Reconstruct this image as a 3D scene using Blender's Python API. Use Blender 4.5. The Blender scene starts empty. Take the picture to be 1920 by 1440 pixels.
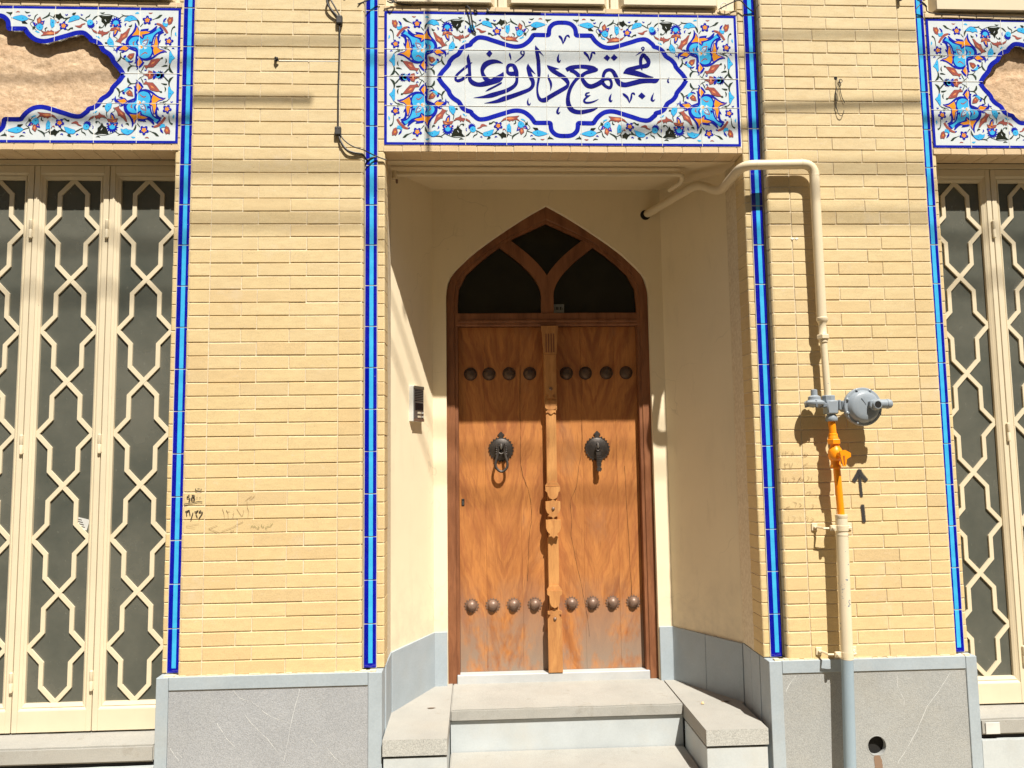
import bpy, bmesh, math, random
from mathutils import Vector, Matrix
random.seed(7)
SC = bpy.context.scene
COL = SC.collection
# ------------------------------------------------------------------ camera
def rot_cam(pitch, roll, yaw):
    return Matrix.Rotation(yaw, 3, 'Z') @ Matrix.Rotation(pitch, 3, 'X') @ Matrix.Rotation(roll, 3, 'Y')
cd = bpy.data.cameras.new('camera'); cam = bpy.data.objects.new('camera', cd); COL.objects.link(cam)
R_ = rot_cam(0.0901913, 0.0137231, -0.0482138)
m4 = Matrix((( R_[0][0], R_[0][2], -R_[0][1]), (R_[1][0], R_[1][2], -R_[1][1]), (R_[2][0], R_[2][2], -R_[2][1]))).to_4x4()
m4.translation = Vector((0, -3.69759, 0.98047))
cam.matrix_world = m4
cd.sensor_fit = 'HORIZONTAL'; cd.sensor_width = 36; cd.lens = 1442/1920*36
cd.clip_start = 0.05; cd.clip_end = 2000
SC.camera = cam
# ------------------------------------------------------------------ light
LIGHT = Vector((-0.37, 1.0, -1.63)).normalized()
sd = bpy.data.lights.new('sun', 'SUN'); sd.energy = 5.0; sd.angle = math.radians(0.53); sd.color = (1.0, 0.95, 0.86)
sun = bpy.data.objects.new('sun', sd); COL.objects.link(sun)
sun.rotation_euler = LIGHT.to_track_quat('-Z', 'Y').to_euler(); sun.location = (3, -8, 14)
W = bpy.data.worlds.new('World'); SC.world = W; W.use_nodes = True
wn = W.node_tree
sky = wn.nodes.new('ShaderNodeTexSky'); sky.sky_type = 'NISHITA'; sky.sun_disc = False
sky.sun_elevation = math.asin(-LIGHT.z); sky.sun_rotation = math.atan2(-LIGHT.x, -LIGHT.y)
sky.air_density = 1.0; sky.dust_density = 1.6; sky.altitude = 1500
wn.links.new(sky.outputs[0], wn.nodes['Background'].inputs[0]); wn.nodes['Background'].inputs[1].default_value = 0.055
vs = SC.view_settings; vs.view_transform = 'Standard'; vs.look = 'None'; vs.gamma = 1; vs.exposure = 0.76; vs.use_curve_mapping = False

# ------------------------------------------------------------------ material helpers
class NT:
    def __init__(s, name):
        s.m = bpy.data.materials.new(name); s.m.use_nodes = True
        s.t = s.m.node_tree; s.b = s.t.nodes['Principled BSDF']; s.o = s.t.nodes['Material Output']
    def n(s, typ, **kw):
        nd = s.t.nodes.new('ShaderNode'+typ)
        for k, v in kw.items(): setattr(nd, k, v)
        return nd
    def l(s, a, b): s.t.links.new(a, b)
    def setin(s, nd, key, v):
        if isinstance(v, bpy.types.NodeSocket): s.l(v, nd.inputs[key])
        else: nd.inputs[key].default_value = v
    def coord(s, scale=(1,1,1), rand=False, kind='Object'):
        tc = s.n('TexCoord'); out = tc.outputs[kind]
        if rand:
            oi = s.n('ObjectInfo'); cm = s.n('CombineXYZ')
            mu = s.n('Math', operation='MULTIPLY'); s.l(oi.outputs['Random'], mu.inputs[0]); mu.inputs[1].default_value = 37.3
            mv = s.n('Math', operation='MULTIPLY'); s.l(oi.outputs['Random'], mv.inputs[0]); mv.inputs[1].default_value = 91.7
            s.l(mu.outputs[0], cm.inputs[0]); s.l(mv.outputs[0], cm.inputs[2]); s.l(mu.outputs[0], cm.inputs[1])
            ad = s.n('VectorMath', operation='ADD'); s.l(out, ad.inputs[0]); s.l(cm.outputs[0], ad.inputs[1]); out = ad.outputs[0]
        mp = s.n('Mapping'); mp.inputs['Scale'].default_value = scale; s.l(out, mp.inputs[0])
        return mp.outputs[0]
    def noise(s, vec, scale, detail=4, rough=.55, dist=0):
        nd = s.n('TexNoise'); s.l(vec, nd.inputs['Vector']); nd.inputs['Scale'].default_value = scale
        nd.inputs['Detail'].default_value = detail; nd.inputs['Roughness'].default_value = rough; nd.inputs['Distortion'].default_value = dist
        return nd.outputs['Fac']
    def voro(s, vec, scale, feature='F1'):
        nd = s.n('TexVoronoi', feature=feature); s.l(vec, nd.inputs['Vector']); nd.inputs['Scale'].default_value = scale
        return nd.outputs['Distance']
    def ramp(s, fac, stops, interp='LINEAR'):
        nd = s.n('ValToRGB'); nd.color_ramp.interpolation = interp
        e = nd.color_ramp.elements
        while len(e) < len(stops): e.new(0.5)
        for el, (p, c) in zip(e, stops):
            el.position = p; el.color = (c, c, c, 1) if isinstance(c, (int, float)) else (*c, 1)
        s.l(fac, nd.inputs[0]); return nd.outputs[0]
    def mix(s, fac, a, b, mode='MIX'):
        nd = s.n('Mix', data_type='RGBA', blend_type=mode)
        for key, v in ((0, fac), (6, a), (7, b)):
            if isinstance(v, bpy.types.NodeSocket): s.l(v, nd.inputs[key])
            elif key == 0: nd.inputs[0].default_value = v
            else: nd.inputs[key].default_value = (*v, 1)
        return nd.outputs[2]
    def math(s, op, a, b=0.0):
        nd = s.n('Math', operation=op)
        for i, v in enumerate((a, b)):
            if isinstance(v, bpy.types.NodeSocket): s.l(v, nd.inputs[i])
            else: nd.inputs[i].default_value = v
        return nd.outputs[0]
    def bump(s, h, strength=.3, dist=.002, prev=None):
        nd = s.n('Bump'); nd.inputs['Strength'].default_value = strength; nd.inputs['Distance'].default_value = dist
        s.l(h, nd.inputs['Height'])
        if prev: s.l(prev, nd.inputs['Normal'])
        return nd.outputs[0]
    def done(s, color=None, rough=.6, normal=None, spec=.5, metal=0, coat=0):
        b = s.b
        if color is not None: s.setin(b, 'Base Color', color if isinstance(color, bpy.types.NodeSocket) else (*color, 1))
        s.setin(b, 'Roughness', rough); s.setin(b, 'Metallic', metal); b.inputs['Specular IOR Level'].default_value = spec
        b.inputs['Coat Weight'].default_value = coat
        if normal: s.l(normal, b.inputs['Normal'])
        return s.m
    def sep(s, vec):
        nd = s.n('SeparateXYZ'); s.l(vec, nd.inputs[0]); return nd.outputs

def hexc(r, g, b):
    f = lambda c: ((c/255+.055)/1.055)**2.4 if c > 10 else c/255/12.92
    return (f(r), f(g), f(b))

def simple(name, col, rough=.5, var=.12, bscale=0, bstr=.1, spec=.5, metal=0, vscale=8, coat=0):
    n = NT(name); v = n.coord()
    a = n.noise(v, vscale, 5)
    lo = tuple(c*(1-var) for c in col); hi = tuple(min(1, c*(1+var)) for c in col)
    c = n.ramp(a, [(.3, lo), (.7, hi)])
    nm = n.bump(n.noise(v, bscale, 4), bstr, .002) if bscale else None
    return n.done(c, rough, nm, spec, metal, coat)

def m_brick(name, tones, mul=1):
    n = NT(name); v = n.coord(rand=True)
    oi = n.n('ObjectInfo')
    base = n.ramp(oi.outputs['Random'], [(0, tones[0]), (.22, tones[1]), (.80, tones[2]), (1, tones[3])])
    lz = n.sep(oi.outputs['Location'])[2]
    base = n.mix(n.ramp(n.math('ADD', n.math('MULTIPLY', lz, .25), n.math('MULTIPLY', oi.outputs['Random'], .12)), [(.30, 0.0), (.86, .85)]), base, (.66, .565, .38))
    big = n.noise(n.coord((1, 1, 3), True), 14, 5, .6)
    c = n.mix(n.ramp(big, [(.35, 0.0), (.75, .55)]), base, tuple(t*.86 for t in tones[3]))
    fine = n.noise(v, 210, 3, .6)
    c = n.mix(.35, c, n.ramp(fine, [(.3, tuple(t*.7 for t in tones[1])), (.62, tuple(min(1, t*1.12) for t in tones[1]))]))
    pit = n.voro(v, 75)
    pm = n.math('MULTIPLY', n.ramp(pit, [(.06, 1.0), (.13, 0.0)]), n.ramp(n.noise(v, 22, 2), [(.56, 0.0), (.64, 1.0)]))
    c = n.mix(pm, c, tuple(t*.38 for t in tones[1]))
    wp = n.n('NewGeometry').outputs['Position']
    c = n.mix(n.ramp(n.noise(wp, 1.6, 6, .62), [(.48, 0.0), (.72, .22)]), c, (.50, .36, .20))
    c = n.mix(n.ramp(n.noise(wp, 4.3, 5, .7), [(.60, 0.0), (.74, .30)]), c, (.64, .55, .42))
    # pale mortar smear
    sm = n.ramp(n.noise(n.coord((1, 1, 2.5), True), 26, 5, .65), [(.6, 0.0), (.74, .45)])
    c = n.mix(sm, c, (.66, .54, .38))
    h = n.math('ADD', n.math('MULTIPLY', fine, .5), n.math('ADD', n.noise(n.coord((.4, 1, 1.6), True), 60, 4), n.math('MULTIPLY', pm, -1.5)))
    return n.done(c, n.ramp(fine, [(.3, .75), (.7, .92)]), n.bump(h, .45, .0012), .25)

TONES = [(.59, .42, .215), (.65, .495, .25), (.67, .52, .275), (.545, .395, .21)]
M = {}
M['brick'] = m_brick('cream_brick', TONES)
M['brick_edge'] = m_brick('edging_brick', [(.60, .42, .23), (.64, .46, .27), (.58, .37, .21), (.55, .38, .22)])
n = NT('mortar'); v = n.coord(); a = n.noise(v, 60, 5, .6)
M['mortar'] = n.done(n.ramp(a, [(.3, (.58, .48, .33)), (.7, (.74, .65, .49))]), .95, n.bump(n.noise(v, 240, 4, .7), .6, .002), .1)
n = NT('grout'); v = n.coord()
M['strip_grout'] = n.done((.50, .48, .43), .9, None, .1)
n = NT('tile_grout'); v = n.coord()
M['grout'] = n.done(n.ramp(n.noise(v, 90, 4), [(.3, (.66, .64, .58)), (.7, (.84, .82, .76))]), .9, None, .1)

def m_plaster(name, col):
    n = NT(name); v = n.coord()
    a = n.noise(v, 1.7, 6, .6); b = n.noise(n.coord((1, 1, .25)), 9, 5, .6)
    c = n.ramp(a, [(.3, tuple(t*.93 for t in col)), (.7, col)])
    c = n.mix(n.ramp(b, [(.55, 0.0), (.8, .35)]), c, tuple(t*.80 for t in col))
    # scuffs, chips
    sc = n.math('MULTIPLY', n.ramp(n.noise(v, 30, 6, .7), [(.68, 0.0), (.72, .6)]), n.ramp(n.noise(v, 3, 2), [(.5, 0.0), (.65, 1.0)]))
    c = n.mix(sc, c, (.42, .36, .27))
    ad = n.n('VectorMath', operation='ADD'); n.l(v, ad.inputs[0]); nz = n.n('TexNoise'); n.l(v, nz.inputs['Vector']); nz.inputs['Scale'].default_value = 7
    sc2 = n.n('VectorMath', operation='SCALE'); n.l(nz.outputs['Color'], sc2.inputs[0]); sc2.inputs['Scale'].default_value = .22; n.l(sc2.outputs[0], ad.inputs[1])
    ck = n.ramp(n.voro(ad.outputs[0], 1.25, 'DISTANCE_TO_EDGE'), [(.0, .28), (.003, 0.0)])
    ck = n.math('MULTIPLY', ck, n.ramp(n.noise(v, 1.9, 2), [(.50, 0.0), (.58, 1.0)]))
    c = n.mix(ck, c, tuple(t*.45 for t in col))
    gr = n.ramp(n.noise(n.coord((1, 1, .18)), 16, 5, .65), [(.60, 0.0), (.80, .28)])
    c = n.mix(gr, c, (.45, .36, .25))
    zz = n.sep(n.n('NewGeometry').outputs['Position'])[2]
    lowm = n.math('MULTIPLY', n.ramp(n.math('SUBTRACT', .45, zz), [(0.0, 0.0), (.5, 1.0)]), n.ramp(n.noise(v, 9, 6, .68), [(.42, 0.0), (.68, .5)]))
    c = n.mix(lowm, c, (.47, .40, .30))
    nm = n.bump(n.noise(v, 11, 4), .2, .006, n.bump(n.noise(v, 160, 3), .15, .001))
    return n.done(c, .85, nm, .2)
M['plaster'] = m_plaster('cream_plaster', (.81, .69, .485))
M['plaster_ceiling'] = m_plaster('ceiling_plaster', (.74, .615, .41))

def m_glaze(name, col, dark=None, rough=.06):
    n = NT(name); v = n.coord(rand=True)
    a = n.noise(v, 18, 4, .6)
    dark = dark or tuple(c*.7 for c in col)
    c = n.ramp(a, [(.3, dark), (.7, col)])
    ch = n.ramp(n.voro(v, 42), [(.03, 1.0), (.05, 0.0)])
    chm = n.math('MULTIPLY', ch, n.ramp(n.noise(v, 9, 1), [(.58, 0.0), (.62, 1.0)]))
    c = n.mix(chm, c, (.75, .73, .66))
    return n.done(c, n.math('ADD', n.math('MULTIPLY', chm, .6), rough), n.bump(n.noise(v, 25, 3), .12, .002), .5)
M['cobalt'] = m_glaze('cobalt_glaze', (.004, .008, .36), (.002, .004, .25))
M['cobalt_paint'] = m_glaze('cobalt_border_glaze', (.010, .022, .40), (.005, .010, .28), .1)
M['navy_paint'] = m_glaze('navy_lettering_glaze', (.009, .012, .22), (.006, .006, .13), .12)
M['turq'] = m_glaze('turquoise_glaze', (.06, .46, .76), (.04, .36, .68))
M['white_glaze'] = m_glaze('white_glaze', (.63, .67, .68), (.57, .62, .64), .06)
M['orange_paint'] = m_glaze('orange_glaze', (.78, .33, .03), (.68, .24, .02), .12)
M['rose_paint'] = m_glaze('rose_glaze', (.36, .10, .08), (.28, .07, .06), .12)
M['peach_paint'] = m_glaze('peach_glaze', (.70, .28, .11), (.60, .2, .08), .12)
M['green_paint'] = m_glaze('dark_green_glaze', (.035, .055, .04), (.02, .035, .025), .12)
M['black_paint'] = m_glaze('black_green_glaze', (.018, .022, .014), (.01, .012, .01), .12)
PAINT = {'G': 'green_paint', 'B': 'cobalt_paint', 'T': 'turq', 'O': 'orange_paint', 'R': 'rose_paint', 'W': 'white_glaze', 'K': 'black_paint', 'P': 'peach_paint'}

def m_stone(name, col, spk=.25, bump=.6, scale=260, veins=True, rough=.8, dirt=.3, dirtc=(.40, .33, .23), stain=False):
    n = NT(name); v = n.coord()
    f = n.noise(v, scale, 3, .7); a = n.noise(v, 5, 6, .6)
    c = n.ramp(a, [(.3, tuple(t*.88 for t in col)), (.7, tuple(t*1.06 for t in col))])
    c = n.mix(spk, c, n.ramp(f, [(.32, tuple(t*.35 for t in col)), (.66, tuple(min(.9, t*1.55) for t in col))]))
    if dirt: c = n.mix(n.ramp(n.noise(v, 3.1, 7, .68), [(.5, 0.0), (.78, dirt)]), c, dirtc)
    if stain:
        c = n.mix(n.ramp(n.noise(v, 7.5, 6, .7), [(.60, 0.0), (.72, .45)]), c, (.20, .17, .13))
        c = n.mix(n.ramp(n.noise(v, 38, 4, .7), [(.68, 0.0), (.74, .5)]), c, (.15, .125, .10))
    if veins:
        r = n.noise(n.coord((1.0, 1.0, .6)), 1.5, 3, .5, .3)
        d = n.math('ABSOLUTE', n.math('SUBTRACT', r, .5))
        vm = n.math('MULTIPLY', n.ramp(d, [(.0, .55), (.0028, 0.0)]), n.ramp(n.noise(v, 1.7, 2), [(.50, 0.0), (.58, 1.0)]))
        c = n.mix(vm, c, (.66, .66, .62))
    return n.done(c, rough, n.bump(f, bump, .003) if bump else None, .3)
M['hammered'] = m_stone('bush_hammered_grey_stone', (.325, .335, .35), .33, .6, 220, False, .92, .22, (.33, .33, .30))
M['hammered_warm'] = m_stone('bush_hammered_warm_stone', (.325, .33, .32), .3, .6, 220, False, .92, .3, (.36, .33, .26))
M['vein'] = simple('calcite_vein', (.62, .63, .62), .7)
M['smooth_stone'] = m_stone('honed_blue_grey_stone', (.345, .395, .43), .08, .08, 120, False, .55, .3, (.42, .39, .33))
M['step_stone'] = m_stone('dusty_step_stone', (.335, .325, .295), .2, .18, 260, False, .9, .5, (.34, .31, .26), stain=True)
M['nosing_stone'] = m_stone('rough_nosing_stone', (.40, .40, .375), .5, .6, 240, False, .92, .35)
M['riser_stone'] = m_stone('pale_riser_stone', (.46, .49, .495), .06, .08, 120, False, .6, .4, (.50, .45, .36))
M['marble'] = m_stone('white_marble', (.46, .47, .47), .04, .05, 100, True, .35, .25, (.55, .48, .38))

def m_rough():
    n = NT('broken_render'); v = n.coord()
    a = n.noise(v, 4, 8, .65); b = n.noise(v, 45, 6, .7)
    c = n.ramp(a, [(.3, (.50, .31, .18)), (.5, (.60, .42, .26)), (.72, (.66, .50, .33))])
    c = n.mix(.4, c, n.ramp(b, [(.35, (.30, .19, .11)), (.62, (.72, .54, .38))]))
    return n.done(c, .97, n.bump(b, .9, .006), .1)
M['render'] = m_rough()

def m_metalpaint(name, col, rough=.42, chip=None, dirtc=None):
    n = NT(name); v = n.coord()
    a = n.noise(v, 6, 5); c = n.ramp(a, [(.3, tuple(t*.93 for t in col)), (.7, col)])
    st = n.ramp(n.noise(n.coord((6, 6, .6)), 7, 5, .6), [(.58, 0.0), (.78, .35)])
    c = n.mix(st, c, dirtc or tuple(t*.72 for t in col))
    if chip:
        k = n.ramp(n.noise(v, chip[1], 5, .6), [(chip[2], 0.0), (chip[2]+.012, 1.0)])
        c = n.mix(k, c, chip[0])
    return n.done(c, rough, n.bump(n.noise(v, 140, 3), .12, .001), .4)
M['cream_metal'] = m_metalpaint('cream_enamel', (.68, .585, .415), .42, ((.28, .20, .13), 34, .745))
M['pipe_cream'] = m_metalpaint('cream_pipe_paint', (.70, .585, .40), .45, ((.20, .22, .23), 30, .735))
M['pipe_flaking'] = m_metalpaint('flaking_pipe_paint', (.70, .60, .43), .5, ((.20, .24, .27), 26, .625))
M['pipe_grey'] = m_metalpaint('grey_pipe_paint', (.27, .345, .40), .5)
M['reg_grey'] = m_metalpaint('grey_cast_enamel', (.265, .30, .335), .38, ((.10, .10, .10), 46, .70))
M['reg_dark'] = m_metalpaint('dark_grey_rim', (.17, .195, .225), .5)
M['gas_orange'] = m_metalpaint('orange_enamel', (.90, .29, .006), .38, None, (.75, .2, .004))
M['black_hole'] = simple('shade_and_print_black', (.006, .005, .004), .9)  # flat black: shade painted into holes, gaps and slots; also printed digits
M['iron'] = simple('dark_iron', (.055, .046, .040), .5, .3, 90, .35, .5, .55, 30)
M['iron_shaded'] = simple('shaded_stud_iron', (.085, .052, .034), .5, .25, 90, .3, .5, .3, 30)  # darker copy for the upper studs: lintel shade put into the colour
M['iron_brown'] = simple('rusty_brown_iron', (.20, .125, .088), .45, .25, 90, .3, .5, .25, 30)
M['black_rubber'] = simple('black_cable_sheath', (.022, .020, .018), .5, .2)
M['grey_clip'] = simple('dark_cable_cleat', (.035, .032, .03), .6)
M['white_plastic'] = simple('white_plastic', (.55, .55, .52), .5)
M['alu'] = simple('brushed_aluminium', (.30, .30, .295), .35, .1, 200, .1, .5, .8, 20)
M['beige_plastic'] = simple('beige_button', (.66, .58, .44), .5)
M['lens_black'] = simple('black_glass', (.01, .01, .012), .08)
M['pencil_k'] = simple('marker_black', (.035, .026, .02), .8)
M['pencil_n'] = simple('pencil_grey', (.30, .20, .10), .9)
M['pencil_e'] = simple('pen_olive', (.20, .19, .07), .9)
M['chalk'] = simple('chalk_white', (.82, .80, .74), .9)
M['paper'] = simple('printed_paper', (.55, .55, .52), .7)

def m_wood(name, light, mid, dark, rough=.5, wear=True, feather=False):
    n = NT(name); tc = n.n('TexCoord')
    v0 = n.coord((1, 1, 1), True)
    xyz = n.sep(n.coord((1, 1, 1)))
    wob = n.noise(n.coord((2.2, 2.2, 1.4)), 1.7, 4, .6)
    mx = n.math('ABSOLUTE', n.math('SUBTRACT', n.math('ABSOLUTE', n.math('SUBTRACT', xyz[0], .425)), .27)) if feather else xyz[0]
    mx = n.math('ADD', mx, n.math('MULTIPLY', wob, .16))
    ac = n.math('SUBTRACT', mx, n.math('MULTIPLY', xyz[2], .30 if feather else .0)); al = n.math('ADD', xyz[2], n.math('MULTIPLY', mx, .3))
    cm = n.n('CombineXYZ'); n.l(n.math('MULTIPLY', ac, 34.0), cm.inputs[0]); n.l(n.math('MULTIPLY', al, 3.0), cm.inputs[2]); oi = n.n('ObjectInfo'); n.l(n.math('MULTIPLY', oi.outputs['Random'], 31.0), cm.inputs[1])
    g = n.noise(cm.outputs[0], 1.0, 7, .6)
    c = n.ramp(g, [(.30, mid), (.50, light), (.75, light)])
    cm2 = n.n('CombineXYZ'); n.l(n.math('MULTIPLY', ac, 13.0), cm2.inputs[0]); n.l(n.math('MULTIPLY', al, 1.5), cm2.inputs[2]); n.l(n.math('MULTIPLY', oi.outputs['Random'], 17.0), cm2.inputs[1])
    fl = n.noise(cm2.outputs[0], 1.0, 6, .62)
    c = n.mix(n.ramp(fl, [(.46, 0.0), (.66, .72)]), c, dark)
    c = n.mix(n.ramp(n.noise(n.coord((60, 60, 7)), 1.0, 4, .6), [(.52, 0.0), (.70, .4)]), c, dark)
    rd = n.noise(n.coord((2.6, 2.6, 1.3)), 1.9, 6, .62)
    c = n.mix(n.ramp(rd, [(.47, 0.0), (.68, .65)]), c, tuple(t*.82 for t in mid))
    pore = n.noise(n.coord((420, 420, 12), True), 1.0, 2, .5)
    c = n.mix(n.ramp(pore, [(.6, 0.0), (.72, .4)]), c, tuple(t*.5 for t in dark))
    if wear:
        ob = n.sep(n.coord((1, 1, 1)))
        low = n.ramp(n.math('SUBTRACT', .30, ob[2]), [(0.0, 0.0), (.50, 1.0)])
        wm = n.math('MULTIPLY', low, n.ramp(n.noise(n.coord((1, 1, .55)), 5, 7, .66), [(.40, 0.0), (.54, .95)]))
        c = n.mix(wm, c, (.26, .195, .145))
        w2 = n.ramp(n.noise(n.coord((1, 1, .5)), 3.3, 6, .6), [(.56, 0.0), (.75, .5)])
        c = n.mix(w2, c, (.30, .19, .12))
    return n.done(c, n.ramp(g, [(.3, .62), (.7, .46)]), n.bump(pore, .25, .001, n.bump(g, .2, .002)), .35)
M['wood'] = m_wood('aged_walnut', (.47, .19, .054), (.36, .125, .037), (.19, .056, .020), feather=True)
M['wood_bar'] = m_wood('pale_carved_wood', (.54, .265, .088), (.46, .20, .064), (.31, .125, .042), wear=False)
M['wood_frame'] = m_wood('brown_frame_wood', (.25, .10, .043), (.19, .07, .029), (.12, .04, .016), wear=False)

def m_glass():
    n = NT('dusty_ribbed_glass'); v = n.coord()
    rib = n.n('TexWave', wave_type='BANDS', bands_direction='X'); n.l(v, rib.inputs[0]); rib.inputs['Scale'].default_value = 62; rib.inputs['Distortion'].default_value = .6
    rib.inputs['Detail'].default_value = 2
    d = n.noise(v, 2.2, 7, .65); sp = n.noise(n.coord((1, 1, .35)), 60, 4, .7)
    c = n.ramp(d, [(.3, (.066, .072, .060)), (.7, (.125, .124, .100))])
    c = n.mix(n.ramp(sp, [(.64, 0.0), (.76, .5)]), c, (.27, .26, .21))
    return n.done(c, n.ramp(d, [(.3, .10), (.7, .34)]), n.bump(rib.outputs['Fac'], .18, .002), .5)
M['glass'] = m_glass()
n = NT('dark_transom_glass'); v = n.coord()
M['dark_glass'] = n.done(n.ramp(n.noise(v, 6, 4), [(.3, (.010, .009, .005)), (.7, (.016, .014, .008))]), n.ramp(n.noise(v, 9, 5), [(.3, .06), (.7, .2)]), None, .18)

def m_spray():
    n = NT('grey_spray_paint'); at = n.n('Attribute', attribute_name='edge'); v = n.coord()
    g = n.noise(v, 420, 3, .7)
    al = n.ramp(n.math('ADD', at.outputs['Fac'], n.math('MULTIPLY', n.math('SUBTRACT', g, .5), .9)), [(.22, 0.0), (.55, .96)])
    n.done((.045, .042, .04), .85, None, .1); n.setin(n.b, 'Alpha', al); return n.m
M['spray'] = m_spray()

# ------------------------------------------------------------------ object helpers
def tag(o, label=None, cat=None, group=None, kind=None):
    if label: o['label'] = label
    if cat: o['category'] = cat
    if group: o['group'] = group
    if kind: o['kind'] = kind
    return o
def thing(name, loc, label, cat, group=None):
    o = bpy.data.objects.new(name, None); COL.objects.link(o); o.location = loc; o.empty_display_size = .1
    return tag(o, label, cat, group)
def wloc(o):
    v = Vector(o.location)
    while o.parent: o = o.parent; v += Vector(o.location)
    return v
def put(name, me, parent=None, loc=(0, 0, 0), rot=None):
    """link mesh data as an object whose WORLD location is loc"""
    o = bpy.data.objects.new(name, me); COL.objects.link(o)
    l = Vector(loc)
    if parent: o.parent = parent; l = l - wloc(parent)
    o.location = l
    if rot: o.rotation_euler = rot
    return o
def mesh(bm, name, mats, smooth=False):
    me = bpy.data.meshes.new(name)
    bmesh.ops.recalc_face_normals(bm, faces=bm.faces[:])
    bm.to_mesh(me); bm.free()
    for m in (mats if isinstance(mats, (list, tuple)) else [mats]): me.materials.append(M[m] if isinstance(m, str) else m)
    if smooth:
        for p in me.polygons: p.use_smooth = True
    return me
def box(bm, x0, x1, y0, y1, z0, z1, mi=0, bev=0):
    if bev:
        b = bmesh.new(); box(b, x0, x1, y0, y1, z0, z1, mi)
        bmesh.ops.bevel(b, geom=b.edges[:], offset=bev, segments=1, affect='EDGES')
        tmp = bpy.data.meshes.new('t'); b.to_mesh(tmp); b.free(); bm.from_mesh(tmp); bpy.data.meshes.remove(tmp); return
    vs_ = [bm.verts.new(c) for c in ((x0,y0,z0),(x1,y0,z0),(x1,y1,z0),(x0,y1,z0),(x0,y0,z1),(x1,y0,z1),(x1,y1,z1),(x0,y1,z1))]
    for f in ((0,1,5,4),(1,2,6,5),(2,3,7,6),(3,0,4,7),(4,5,6,7),(3,2,1,0)):
        bm.faces.new([vs_[i] for i in f]).material_index = mi
def boxm(name, dims, mat, bev=0):
    bm = bmesh.new(); box(bm, *dims, bev=bev); return mesh(bm, name, mat)
def prism(bm, pts, y0, y1, mi=0, side=None):
    """polygon in XZ extruded from y0 (front) to y1"""
    a = [bm.verts.new((x, y0, z)) for x, z in pts]; b = [bm.verts.new((x, y1, z)) for x, z in pts]
    bm.faces.new(a).material_index = mi; bm.faces.new(b[::-1]).material_index = mi
    k = len(pts)
    for i in range(k):
        bm.faces.new((a[i], b[i], b[(i+1) % k], a[(i+1) % k])).material_index = mi if side is None else side
def catmull(pts, sub=6, closed=False):
    out = []; n_ = len(pts)
    rng = range(n_ if closed else n_-1)
    for i in rng:
        g = lambda j: pts[j % n_] if closed else pts[min(max(j, 0), n_-1)]
        p0, p1, p2, p3 = g(i-1), g(i), g(i+1), g(i+2)
        for k in range(sub):
            t = k/sub
            out.append(tuple(.5*(2*b+(c-a)*t+(2*a-5*b+4*c-d)*t*t+(3*b-a-3*c+d)*t*t*t) for a, b, c, d in zip(p0, p1, p2, p3)))
    if not closed: out.append(tuple(pts[-1]))
    return out
def ribbon(bm, pts, y, mi=0, sub=6):
    """flat brush stroke facing -Y; pts (x,z,halfwidth)"""
    q = catmull(pts, sub) if sub > 1 else pts
    prev = None
    for i, (x, z, w) in enumerate(q):
        w = max(w, .0004)
        a = q[max(i-1, 0)]; b = q[min(i+1, len(q)-1)]
        d = Vector((b[0]-a[0], b[1]-a[1]))
        if d.length < 1e-9: continue
        d.normalize()
        u = bm.verts.new((x-d.y*w, y, z+d.x*w)); l = bm.verts.new((x+d.y*w, y, z-d.x*w))
        if prev: bm.faces.new((prev[0], u, l, prev[1])).material_index = mi
        prev = (u, l)
def flatpoly(bm, pts, y, mi=0):
    from mathutils.geometry import tessellate_polygon
    vs_ = [bm.verts.new((x, y, z)) for x, z in pts]
    for t in tessellate_polygon([[Vector((x, 0, z)) for x, z in pts]]):
        try: bm.faces.new([vs_[i] for i in t]).material_index = mi
        except ValueError: pass
def facefront(me, want=(0, -1, 0)):
    bm = bmesh.new(); bm.from_mesh(me); w = Vector(want)
    for f in bm.faces:
        f.normal_update()
        if f.normal.dot(w) < 0: f.normal_flip()
    bm.to_mesh(me); bm.free(); return me
def flatmesh(bm, name, mats):
    me = bpy.data.meshes.new(name); bm.to_mesh(me); bm.free()
    for m in (mats if isinstance(mats, (list, tuple)) else [mats]): me.materials.append(M[m])
    return facefront(me)
def tube(bm, pts, r, seg=12, cap=True, mi=0):
    """pts list of Vector, r radius or list"""
    pts = [Vector(p) for p in pts]; rings = []
    up = Vector((0, 0, 1)); prevn = None
    for i, p in enumerate(pts):
        d = (pts[min(i+1, len(pts)-1)]-pts[max(i-1, 0)]).normalized()
        if prevn is None:
            a = Vector((1, 0, 0)) if abs(d.x) < .8 else Vector((0, 1, 0))
            nn = (a-d*a.dot(d)).normalized()
        else: nn = (prevn-d*prevn.dot(d)).normalized()
        prevn = nn; bb = d.cross(nn)
        rr = r[i] if isinstance(r, (list, tuple)) else r
        rings.append([bm.verts.new(p+(nn*math.cos(2*math.pi*k/seg)+bb*math.sin(2*math.pi*k/seg))*rr) for k in range(seg)])
    for a, b in zip(rings, rings[1:]):
        for k in range(seg): bm.faces.new((a[k], a[(k+1) % seg], b[(k+1) % seg], b[k])).material_index = mi
    if cap:
        bm.faces.new(rings[0][::-1]).material_index = mi; bm.faces.new(rings[-1]).material_index = mi
def elbows(pts, r, n_=6):
    """round the corners of a polyline with radius r"""
    pts = [Vector(p) for p in pts]; out = [pts[0]]
    for i in range(1, len(pts)-1):
        a, b, c = pts[i-1], pts[i], pts[i+1]
        u = (a-b); w = (c-b); rr = min(r, u.length*.48, w.length*.48); u.normalize(); w.normalize()
        p0 = b+u*rr; p2 = b+w*rr
        for k in range(n_+1):
            t = k/n_; out.append(p0*(1-t)**2+b*2*t*(1-t)+p2*t*t)
    return out+[pts[-1]]
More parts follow.
